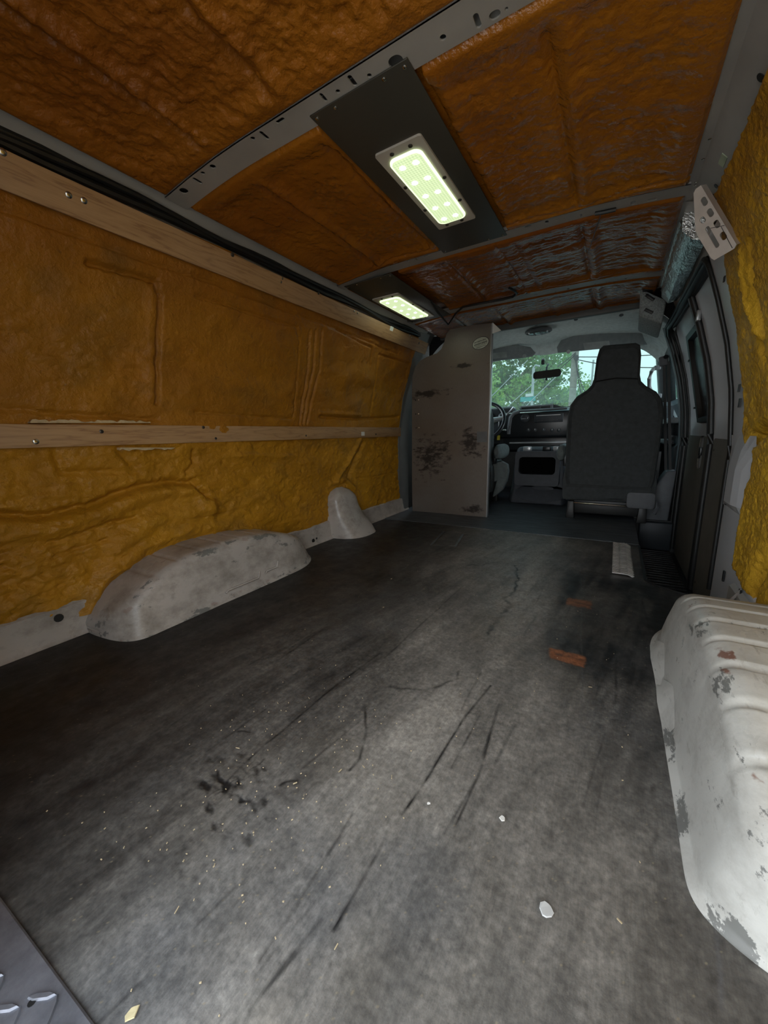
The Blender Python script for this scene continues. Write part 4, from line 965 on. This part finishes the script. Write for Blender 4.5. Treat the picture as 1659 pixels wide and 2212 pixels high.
for p in (hp[0], hp[-1]): b.obox((p[0]+.02, p[1], p[2]), ((1, 0, 0), (0, 1, 0), (0, 0, 1)), (.02, .012, .016))
b.build('mount', M['trimgrey'], gh, bevel=.004)
root = empty('rear_view_mirror', (-.03, 3.5, 1.05), 'rear view mirror hanging before the windshield', 'mirror')
m0 = at(1181, 808, 'y', 3.50); ax_ = np.array([1, -.10, .012]); ax_ /= np.linalg.norm(ax_)
mo = slot_r(0, 0, .108, .030, .022)
b = MB(); pt_ = lambda u, v, d: tuple(m0 + ax_*u + np.array([0, 0, 1])*v + np.array([.1, 1, 0])*d)
b.loft([[pt_(u, v, 0) for u, v in mo], [pt_(u, v, .012) for u, v in mo], [pt_(u*.8, v*.6, .03) for u, v in mo]]); b.build('housing', M['black'], root, smooth=True)
b = MB(); b.loft([[pt_(u*.93, v*.85, -.0005) for u, v in mo], [pt_(u*.93, v*.85, -.0015) for u, v in mo]]); b.build('mirror_glass', M['mirror'], root)
b = MB(); b.tube([pt_(-.01, .0, .02), pt_(-.015, .06, .05), pt_(-.015, .09, .09)], .008, 8); b.build('stalk', M['black'], root, smooth=True)
q = at(1173, 781, 'y', 3.55); b = MB(); b.obox(tuple(q), ((1, 0, 0), (0, 1, 0), (0, 0, 1)), (.013, .015, .024)); b.build('mount_button', M['black'], root, bevel=.006)
b = MB(); b.tube([tuple(at(1181, 817, 'y', 3.50)), tuple(at(1180, 821, 'y', 3.495))], .008, 8); b.build('tab', M['black'], root)

# ------------------------------------------------------------------ dashboard
root = empty('dashboard', (0, 3.5, .45), 'black dashboard with centre stack below the windshield', 'dashboard')
b = MB(); prof_d = [(3.62, .40), (3.50, .48), (3.50, .66), (3.53, .735), (3.60, .765), (3.80, .775), (4.04, .778), (4.20, .74), (4.20, .38)]
b.loft([[(x, y - .05*max(0, abs(x)-.55), z) for y, z in prof_d] for x in np.linspace(-.86, .86, 18)]); b.build('body', M['dashm'], root, smooth=True)
YF = 3.44
def dp(px, py, yy=YF): return at(px, py, 'y', yy)
c0, c1 = dp(1078, 891), dp(1222, 944)
b = MB(); b.box(c0[0]-.01, .34, YF, 3.55, .525, .742); b.build('centre_stack', M['blackgloss'], root, bevel=.02)
b = MB(); lft = [dp(x, y, YF-.004) for x, y in ((1122, 889), (1110, 893), (1103, 902), (1100, 920), (1099, 938))]
b.tube([tuple(p) for p in lft] , .016, 8); b.build('stack_trim', M['trimgrey'], root, smooth=True)
b = MB(); b.tube([tuple(dp(1122, 888)), tuple(dp(1225, 882))], .009, 8); b.build('upper_bead', M['trimgrey'], root, smooth=True)
b = MB(); b.box(dp(1100, 957)[0], .36, YF-.004, 3.52, .478, .492); b.build('lower_ledge', M['silver'], root, bevel=.004)
b = MB(); b.box(dp(1085, 957)[0], .36, YF+.02, 3.52, .425, .525); b.build('lower_bin', M['blackgloss'], root, bevel=.004)
for px, py, r in ((1134, 903, .036),):
    q = dp(px, py); b = MB(); b.disc((q[0], YF+.002, q[2]), (0, -1, 0), r, .014, 24, dome=1); b.build('air_vent', M['dashm'], root, smooth=True)
    b = MB(); b.tube([(q[0]-.026, YF-.014, q[2]-.006), (q[0]+.01, YF-.014, q[2]-.006)], .0025, 6); b.tube([(q[0]+.022, YF-.014, q[2]-.008), (q[0]+.028, YF-.014, q[2]+.008)], .003, 6); b.build('vent_blade', M['silver'], root)
q = dp(1182, 903); b = MB(); b.box(q[0]-.10, q[0]+.12, YF-.006, YF+.01, q[2]-.035, q[2]+.035); rad = b.build('radio', M['dashm'], root, bevel=.004)
b = MB(); b.box(q[0]-.085, q[0]+.10, YF-.009, YF-.004, q[2]+.020, q[2]+.025); b.build('disc_slot', M['silver'], rad)
for i in range(6): MB().box(q[0]-.08+i*.028, q[0]-.06+i*.028, YF-.009, YF-.004, q[2]-.022, q[2]-.014).build('button', M['blackgloss'], rad)
for px in (1142, 1156, 1175, 1193, 1208):
    q = dp(px, 929); b = MB(); b.disc((q[0], YF+.002, q[2]), (0, -1, 0), .015, .018, 16); o = b.build('knob', M['dashm'], root, smooth=True, bevel=.002)
    MB().box(q[0]-.0015, q[0]+.0015, YF-.019, YF-.015, q[2], q[2]+.011).build('pointer', M['paper'], o)
# binnacle trays on top of the dash
b = MB(); t0, t1 = at(1125, 888, 'y', 3.60), at(1196, 873, 'y', 3.60)
b.box(t0[0], t1[0], 3.57, 3.72, .755, t1[2]); b.build('top_tray', M['trimgrey'], root, bevel=.006)
xm = t0[0]+(t1[0]-t0[0])*.62
for a0, a1 in ((t0[0]+.012, xm-.004), (xm+.004, t1[0]-.02)): MB().box(a0, a1, 3.565, 3.60, .772, t1[2]-.010).build('tray_pocket', M['black'], root, bevel=.003)
b = MB(); b.loft([[(t1[0]-.005, y, .76), (t1[0]-.005, y, t1[2]), (t1[0]+.10, y, .765)] for y in (3.58, 3.72)]); b.build('tray_wing', M['dashm'], root)
b = MB(); b.box(-.80, -.26, 3.50, 3.62, .63, .80); b.build('gauge_hood', M['dashm'], root, bevel=.03)
b = MB(); b.disc((dp(1092, 905)[0], 3.495, .665), (0, -1, 0), .045, .01, 20); b.disc((-.50, 3.495, .70), (0, -1, 0), .07, .01, 20); b.build('gauge', M['blackgloss'], root, smooth=True)
q = dp(1076, 945, 3.42); MB().box(q[0]-.012, q[0]+.012, 3.43, 3.436, q[2]-.022, q[2]+.018).build('hang_tag', M['yellow_tag'], root)
# crumpled clear sheet on the dash top below the glass
gx2 = np.linspace(-.30, .33, 60); gy2 = np.linspace(3.86, 3.99, 18); X, Y = np.meshgrid(gx2, gy2, indexing='ij')
Z = .790 + .012*np.abs(fbm(X, Y, 14, 601, 3)) + .028*np.clip(fbm(X*1.2, Y*.5, 9, 611, 3), 0, 1)*sstep(3.86, 3.93, Y) 
cs = grid_mesh('plastic_sheet', np.stack([X, Y, Z], -1), simple('milky_plastic', (.42, .50, .50), .35, 0, .05, 10), smooth=False); tag(cs, 'crumpled pale plastic sheet lying on the dashboard top', 'plastic sheet')

# steering wheel
root = empty('steering_wheel', (-.485, 3.30, .67), 'dark steering wheel with grey spokes half behind the partition', 'steering wheel')
wc_ = np.array([-.485, 3.30, .668]); un = np.array([0, -.86, .51]); uu = np.array([1, 0, 0]); vv = np.cross(un, uu)
wp = lambda a, r, d=0: tuple(wc_ + (uu*math.cos(a)+vv*math.sin(a))*r + un*d)
b = MB(); N = 40; secs = []
for i in range(N+1):
    a = 2*PI*i/N; rd_ = uu*math.cos(a)+vv*math.sin(a); secs.append([tuple(wc_ + rd_*(.190+.016*math.cos(k)) + un*.016*math.sin(k)) for k in np.linspace(0, 2*PI, 10, endpoint=False)])
b.loft(secs, caps=False); b.build('rim', M['blackgloss'], root, smooth=True)
for a0 in (.18, PI-.18, -PI/2-.5, -PI/2+.5):
    b = MB(); b.tube([wp(a0, .05, -.01), wp(a0, .12, -.006), wp(a0, .185, 0)], [.028, .022, .016], 8); b.build('spoke', M['silver'], root, smooth=True)
b = MB(); b.disc(tuple(wc_-un*.035), tuple(un), .085, .05, 24, dome=1); b.build('hub', M['dashm'], root, smooth=True)
b = MB(); b.tube([tuple(wc_-un*.03), tuple(wc_-un*.30)], .045, 12); b.build('column', M['dashm'], root, smooth=True)
b = MB(); b.tube([tuple(dp(1088, 902, 3.38)), tuple(dp(1104, 886, 3.36)), tuple(dp(1110, 880, 3.355))], [.006, .007, .012], 8); b.build('gear_stalk', M['silver'], root, smooth=True)
b = MB(); b.tube([tuple(dp(1084, 929, 3.38)), tuple(dp(1093, 929, 3.37))], [.005, .008], 8); b.build('turn_stalk', M['silver'], root, smooth=True)

# engine cover between the seats
root = empty('engine_cover', (.02, 3.3, 0), 'slate grey engine cover with open pocket between the seats', 'engine cover')
b = MB(); secs = []
for z, xl, xr, y in ((.003, -.215, .222, 3.185), (.05, -.215, .222, 3.19), (.12, -.205, .222, 3.215), (.22, -.195, .22, 3.215), (.35, -.185, .215, 3.225), (.43, -.178, .21, 3.24), (.455, -.165, .20, 3.27)):
    cxm = (xl+xr)/2; hx = (xr-xl)/2
    secs.append([(cxm-hx, 3.435, z), (cxm-hx, y+.05, z), (cxm-hx*.88, y, z), (cxm+hx*.88, y, z), (cxm+hx, y+.05, z), (cxm+hx, 3.435, z)])
b.loft(secs); b.build('cover_shell', M['doghouse'], root, bevel=.012)
o1 = slot_r(.003, .313, .135, .068, .03); fy_ = 3.158
b = MB(); b.plate(slot_r(.003, .29, .165, .135, .03), [o1], lambda u, v, d: (u, fy_+d, v), .055); b.build('pocket_frame', M['doghouse'], root, bevel=0)
b = MB(); b.plate(o1, [], lambda u, v, d: (u, fy_+.045+d, v), .004); b.build('pocket', simple('pocket_shade_black', (.004, .004, .004), 1, 0, .1, 5, spec=0), root)  # black plate paints in the shade of a deep pocket
for px in (1140, 1182, 1205): 
    q = at(px, 965, 'y', 3.23); MB().box(q[0]-.03, q[0]+.03, 3.20, 3.25, .425, .462).build('cover_latch', M['silver'] if px != 1182 else M['blackgloss'], root, bevel=.006)
b = MB(); b.loft([[(.04+.20*k*math.cos(a), 3.20-.09*k*max(0, -math.sin(a))**.8, .10+.07*math.sin(a)*.9) for a in np.linspace(0, 2*PI, 26, endpoint=False)] for k in (1.0, .8, .55)], caps=True); b.build('foot_bulge', M['doghouse'], root, smooth=True)

# ------------------------------------------------------------------ front seats
def seat(name, cx_, y0, lab, cat, mirror=1):
    root = empty(name, (cx_, y0+.2, 0), lab, cat)
    X_ = lambda x: cx_ + mirror*x
    outl = [(-.232, .215), (-.245, .26), (-.252, .45), (-.252, .66), (-.240, .735), (-.205, .785), (-.150, .820), (-.128, .845), (-.118, .88), (-.112, .99), (-.100, 1.045), (-.080, 1.062), (.080, 1.055), (.102, 1.040), (.112, .99), (.116, .88), (.125, .845), (.150, .818), (.205, .780), (.238, .730), (.252, .66), (.252, .45), (.247, .26), (.234, .205)]
    c0 = (0, .60)
    def sec(k, y):
        # slight recline: the back leans rearward with height
        out = []
        for x, z in outl:
            dx = x*(1-(1-k)*.9) if abs(x) > 0 else x; zz = c0[1]+(z-c0[1])*(1-(1-k)*.45); out.append((X_(dx), y - .10*(zz-.2), zz))
        return out
    b = MB(); b.loft([sec(.88, y0+.040), sec(.955, y0+.022), sec(.99, y0+.030), sec(1, y0+.055), sec(1, y0+.12), sec(.98, y0+.15), sec(.92, y0+.168)]); 
    bk_ = b.build('backrest', M['fabric'], root, smooth=True)
    b = MB(); b.tube([(X_(-.116), y0-.028, .862), (X_(0), y0-.045, .872), (X_(.114), y0-.028, .858)], .0035, 6); b.build('headrest_seam', M['black'], bk_, smooth=True)
    # cushion with fabric skirt
    b = MB(); q = lambda k, z: [(X_(x*k), y0+.10+(y+.0)*k, z) for x, y in ((-.255, -.07), (-.262, .0), (-.262, .34), (-.24, .44), (-.10, .47), (.10, .47), (.24, .44), (.262, .34), (.262, .0), (.255, -.07))]
    b.loft([q(.97, .125), q(1, .15), q(1.01, .25), q(.98, .32), q(.90, .345)]); b.build('cushion', M['fabric'], root, smooth=True)
    b = MB(); sk = []
    for i in range(13):
        x = -.232+i*.464/12; dip = .018*(1-abs(i-6)/6)
        sk.append([(X_(x), y0+.018, .225), (X_(x), y0+.004, .21), (X_(x), y0+.006, .15), (X_(x), y0+.016+.01*math.sin(i), .122+dip)])
    b.loft(sk, closed=False); b.build('rear_skirt', M['fabric'], root, smooth=True)
    # armrest on the aisle side
    b = MB(); sec_a = []
    for y, k in ((y0+.055, .5), (y0+.07, .85), (y0+.12, 1), (y0+.30, 1), (y0+.36, .85), (y0+.385, .4)):
        sec_a.append([(X_(-.285+.032*k*math.cos(a)*1.0), y, .430+.058*k*math.sin(a)) for a in np.linspace(0, 2*PI, 16, endpoint=False)])
    b.loft(sec_a); b.build('armrest', M['fabric_lit'], root, smooth=True)
    b = MB(); b.box(*sorted((X_(-.272), X_(-.245))), y0+.09, y0+.14, .34, .42); b.build('armrest_bracket', M['blackgloss'], root, bevel=.004)
    # steel base
    b = MB(); b.tube([(X_(-.205), y0+.03, .098), (X_(-.19), y0+.025, .104), (X_(.19), y0+.025, .098), (X_(.205), y0+.03, .09)], .006, 8); b.build('slide_bar', M['chrome'], root, smooth=True)
    for x in (-.20, .20):
        for yy in (y0+.03, y0+.38):
            b = MB(); b.loft([[(X_(x-.026), yy-.02, .002), (X_(x+.026), yy-.02, .002), (X_(x+.026), yy+.03, .002), (X_(x-.026), yy+.03, .002)], [(X_(x-.018), yy-.012, .115), (X_(x+.018), yy-.012, .115), (X_(x+.018), yy+.02, .115), (X_(x-.018), yy+.02, .115)]]); b.build('leg', M['black'], root, bevel=.003)
    b = MB(); b.box(*sorted((X_(-.21), X_(.21))), y0+.06, y0+.40, .03, .12); b.build('base_box', M['black'], root, bevel=.004)
    b = MB(); o = slot_r(.185, .145, .072, .048, .02); b.plate([(X_(u), v) for u, v in o], [], lambda u, v, d: (u, y0-.006+d, v), .014); b.build('hinge_cover', M['trimgrey'], root, bevel=.004)
    b = MB(); b.tube([(X_(.262), y0+.06, .135), (X_(.275), y0+.05, .10), (X_(.262), y0+.04, .06)], .012, 8); b.build('recline_lever', M['trimgrey'], root, smooth=True)
    return root
seat('passenger_seat', .492, 2.755, 'charcoal fabric passenger seat with tall headrest seen from behind', 'seat')
drv = seat('driver_seat', -.535, 2.86, 'charcoal fabric driver seat hidden behind the aluminium partition', 'seat', -1)

# driver-side bits of folded grey seat cover beside the partition
b = MB(); qs = [at(x, y, 'y', 2.98) for x, y in ((1062, 1004), (1084, 996), (1097, 1003), (1099, 1018), (1095, 1040), (1086, 1058), (1068, 1073), (1064, 1072), (1074, 1038), (1062, 1045))]
b.plate([(p[0], p[2]) for p in qs], [], lambda u, v, d: (u, 2.965+d, v), .05); b.build('cover_flap', M['fabric_lit'], drv, bevel=.012)

# seat belt on the right pillar
root = empty('seat_belt', (.74, 2.96, .2), 'black seat belt hanging on the pillar behind the passenger seat', 'seat belt')
sb = [at(x, y, 'y', yy) for x, y, yy in ((1438, 782, 2.93), (1440, 860, 2.93), (1441, 940, 2.93), (1442, 1015, 2.93))]
b = MB()
for off in (-.006, .016): b.loft([[(p[0]-.010+off, p[1], p[2]), (p[0]+.004+off, p[1]-.004, p[2]), (p[0]+.004+off, p[1]-.002, p[2]), (p[0]-.010+off, p[1]+.002, p[2])] for p in sb])
b.build('webbing', M['black'], root)
q = at(1433, 780, 'y', 2.93); b = MB(); b.obox(tuple(q), ((1, 0, .2), (0, 1, 0), (-.2, 0, 1)), (.022, .012, .028)); b.build('belt_guide', M['trimgrey'], root, bevel=.008)
b = MB(); b.disc(tuple(at(1440, 771, 'y', 2.92)), (-.5, -1, 0), .012, .012, 12); b.build('anchor_bolt', M['blackgloss'], root)

# cab doors
def cab_door(side, name, lab):
    root = empty(name, (side*.86, 3.4, .1), lab, 'door', kind='structure')
    b = MB(); b.loft([[(side*(float(xw(z))+.02-.05*(z < .5)), y, z) for z in (.02, .2, .45, .52, .62)] for y in (3.03, 3.4, 3.78)], closed=False); b.build('inner_panel', M['dashm'], root)
    b = MB(); b.box(*sorted((side*.80, side*.90)), 3.03, 3.80, .605, .64); b.build('sill_ledge', M['visor'], root, bevel=.01)
    b = MB(); b.box(*sorted((side*.79, side*.845)), 3.12, 3.55, .47, .50); b.build('armrest', M['trimgrey'], root, bevel=.01)
    b = MB(); b.tube([(side*(float(xw(z))+.02), 3.05, z) for z in np.linspace(.63, 1.17, 8)] + [(side*.76, 3.34, 1.185), (side*.86, 3.80, .80), (side*.88, 3.84, .63)], .022, 8); b.build('window_frame', M['black'], root, smooth=True)
    b = MB(); b.add([(side*.865, 3.05, .63), (side*.885, 3.82, .63), (side*.865, 3.78, .82), (side*.765, 3.36, 1.17), (side*.75, 3.06, 1.165)], [(0, 1, 2, 3, 4)]); b.build('window_pane', M['sideglass'], root)
cab_door(1, 'door_4', 'passenger cab door with grey armrest ledge beside the front seat')
cab_door(-1, 'door_5', 'driver cab door beyond the partition')

# ------------------------------------------------------------------ outside
gp = MB().add([(-80, -60, -.78), (80, -60, -.78), (80, 140, -.78), (-80, 140, -.78)], [(0, 1, 2, 3)]).build('ground_outside', M['asphalt']); tag(gp, 'pale concrete yard outside the van', 'ground', kind='structure')
def tree(name, lab, c, rx, ry, rz, n, seed, ztrunk=-.78):
    rs_ = np.random.RandomState(seed); root = empty(name, (c[0], c[1], -.78), lab, 'tree', 'trees beyond the windshield')
    K = 46; u = rs_.normal(size=(K, 3)); u /= np.linalg.norm(u, axis=1)[:, None]; rad = rs_.uniform(.45, 1.0, K)[:, None]
    cen = u*rad*np.array([rx, ry, rz]); cr = rs_.uniform(.20, .34, K)*min(rx, rz)
    k = rs_.randint(0, K, n); d = rs_.normal(size=(n, 3)); d /= np.linalg.norm(d, axis=1)[:, None]
    pos = cen[k] + d*cr[k][:, None]*rs_.uniform(.7, 1.05, n)[:, None]*np.array([1.1, 1.1, .8]) + np.array(c)
    a = rs_.normal(size=(n, 3)); a /= np.linalg.norm(a, axis=1)[:, None]; bb = np.cross(a, rs_.normal(size=(n, 3))); bb /= np.linalg.norm(bb, axis=1)[:, None]
    s = rs_.uniform(.10, .22, n)[:, None]*rx/4
    V = np.stack([pos-a*s, pos+bb*s*.6, pos+a*s, pos-bb*s*.6], 1).reshape(-1, 3)
    me = bpy.data.meshes.new('foliage'); me.vertices.add(n*4); me.vertices.foreach_set('co', V.reshape(-1).astype(np.float32))
    me.loops.add(n*4); me.loops.foreach_set('vertex_index', np.arange(n*4, dtype=np.int32)); me.polygons.add(n); me.polygons.foreach_set('loop_start', np.arange(n, dtype=np.int32)*4); me.update(calc_edges=True)
    hue = np.clip(rs_.rand(K)[k]*.7+rs_.rand(n)*.3, 0, 1)[:, None]; cl = np.array([.07, .26, .13])*(1-hue) + np.array([.40, .58, .12])*hue
    at_ = me.color_attributes.new('Col', 'FLOAT_COLOR', 'POINT'); c4 = np.ones((n*4, 4), np.float32); c4[:, :3] = np.repeat(cl, 4, 0); at_.data.foreach_set('color', c4.reshape(-1))
    o = link('foliage', me, M['leaf'], root); o['kind'] = 'stuff'
    b = MB(); b.tube([(c[0], c[1], -.78), (c[0]+.1, c[1], c[2]-rz*.5), (c[0], c[1], c[2]+rz*.3)], [.30*rx/4, .22*rx/4, .06], 8); b.build('trunk', M['wood_pole'], root, smooth=True)
def far(px, py, Y): return at(px, py, 'y', Y)
c1 = far(1150, 835, 36); tree('leafy_tree', 'large broad green tree beyond the windshield', (c1[0]-.9, 36, c1[2]-.2), 4.3, 3.4, 4.9, 16000, 1)
c2 = far(1240, 872, 46); tree('leafy_tree', 'lower green tree right beside the big tree and utility pole', (c2[0], 46, c2[2]-.8), 3.2, 3, 3.2, 6000, 2)
c3 = far(1068, 850, 28); tree('leafy_tree', 'dark green tree at the driver side of the big tree', (c3[0]-2.0, 28, c3[2]-.6), 3.0, 3, 3.9, 9000, 3)
c4_ = far(1455, 850, 12); tree('leafy_tree', 'green tree outside the passenger door window', (c4_[0]+3.4, 13, 1.6), 2.6, 2.4, 2.6, 6000, 4)
def pole(px, y0, Y, r, ztop, name, lab, mat):
    a = far(px, y0, Y); root = empty(name, (a[0], Y, -.78), lab, 'pole'); b = MB(); b.tube([(a[0], Y, -.78), (a[0], Y, ztop)], r, 12); b.build('mast', mat, root, smooth=True); return root, a
up, ua = pole(1239, 820, 22, .16, 9.5, 'utility_pole', 'weathered wooden utility pole carrying dark wires', M['wood_pole'])
b = MB(); q = far(1246, 775, 22); b.disc((q[0], 21.8, q[2]), (0, -1, 0), .12, .2, 12); b.build('insulator', M['black'], up)
up2, _ = pole(1278, 830, 30, .06, far(1278, 778, 30)[2], 'thin_pole', 'thin pale pole behind the drooping wires', M['silver'])
lp, la = pole(1151, 830, 24, .075, far(1152, 795, 24)[2], 'street_lamp', 'pale street lamp post in front of the big tree', M['silver'])
b = MB(); b.tube([tuple(far(1152, 795, 24)), tuple(far(1157, 789, 24)), tuple(far(1166, 791, 24))], .05, 8); b.build('lamp_arm', M['silver'], lp, smooth=True)
b = MB(); q = far(1140, 862, 23.91); b.box(q[0]-.42, q[0]+.42, 23.89, 23.935, q[2]-.13, q[2]+.13); o = b.build('street_sign', M['teal_sign']); tag(o, 'small teal street name sign fixed to the street lamp post', 'sign')
b = MB(); q = far(1143, 854, 23.91); b.box(q[0]-.2, q[0]+.2, 23.89, 23.935, q[2]-.10, q[2]+.10); b.build('white_topper', M['paper'], o)
def wire(p0, p1, sag, lab, grp, nm='overhead_wire', Y0=21.84, r_=.022, mat='black'):
    A0, A1 = far(*p0, Y0), far(*p1, Y0); b = MB(); b.tube([tuple(A0+(A1-A0)*t - np.array([0, 0, sag*4*t*(1-t)])) for t in np.linspace(0, 1, 12)], r_, 5)
    tag(b.build(nm, M[mat]), lab, 'wire', grp)
for p0, p1, sg in (((1243, 771), (1450, 764), .05), ((1243, 776), (1450, 793), .15), ((1210, 796), (1244, 764), .03), ((1204, 792), (1244, 761), .03)):
    wire(p0, p1, sg, 'long straight overhead wire running off from the utility pole', 'straight overhead wires')
for p0, p1, sg in (((1244, 778), (1286, 848), 1.1), ((1244, 780), (1279, 852), .5), ((1244, 775), (1296, 838), 1.5)):
    wire(p0, p1, sg, 'slack cable drooping in a curve from the utility pole', 'drooping cables')
for p0, p1 in (((1060, 858), (1140, 778)), ((1115, 862), (1160, 822)), ((1152, 862), (1205, 810))):
    A0, A1 = far(*p0, 18), far(*p1, 18); d = A1-A0; A0 = A0 - d*((A0[2]+.78)/d[2]); b = MB(); b.tube([tuple(A0), tuple(A1)], .018, 5); tag(b.build('reflection_streak', M['silver']), 'pale slanting streak added as a reflection before the big tree', 'wire', 'pale reflection streaks')  # thin rods added to imitate slanting reflections in the windshield

# ------------------------------------------------------------------ bits on the floor
def chip(px, py, s, lab, col, cat, seed):
    p = at(px, py, 'z', .004); rs_ = np.random.RandomState(seed); n = 9; o = [(p[0]+s*rs_.uniform(.45, 1)*math.cos(a), p[1]+s*rs_.uniform(.45, 1)*math.sin(a)) for a in np.linspace(0, 2*PI, n, endpoint=False)]
    zf = .0028; b = MB(); b.loft([[(x, y, zf) for x, y in o], [(p[0]+(x-p[0])*.9, p[1]+(y-p[1])*.9, zf+.0008+rs_.uniform(0, .0004)) for x, y in o]]); tag(b.build('paint_chip' if cat == 'chip' else 'wood_chip', simple('chip_'+str(seed), col, .7), smooth=False), lab, cat)
chip(1181, 1961, .0125, 'white flake of paint lying on the middle of the mat', (.50, .50, .49), 'chip', 1)
chip(1085, 1766, .006, 'tiny white flake beside the long scratch on the mat', (.72, .70, .66), 'chip', 2)
chip(283, 2187, .0085, 'tan wood chip lying beside the rear sill plate', (.62, .52, .30), 'wood chip', 3)
chip(926, 1734, .003, 'minute pale flake left of the long scratch on the mat', (.72, .70, .66), 'chip', 4)
b = MB(); rs = np.random.RandomState(9)
for i in range(230):
    if i < 150: x, y = rs.normal(.06, .10), rs.normal(.36, .13)
    else: x, y = rs.uniform(-.3, .6), rs.uniform(.1, 1.5)
    if not (-.6 < x < .6 and .1 < y < 1.6): continue
    a = rs.uniform(0, PI); L = rs.uniform(.0005, .0014) if rs.rand() < .94 else rs.uniform(.002, .004); w_ = rs.uniform(.0004, .0007)
    b.obox((x, y, .0036+rs.uniform(0, .001)), ((math.cos(a), math.sin(a), 0), (-math.sin(a), math.cos(a), 0), (0, 0, 1)), (L, w_, .0006))
o = b.build('sawdust', simple('sawdust_crumbs', (.50, .40, .25), .8, 0, .3, 80)); tag(o, 'scattered sawdust crumbs and splinters on the rubber mat', 'sawdust', kind='stuff')
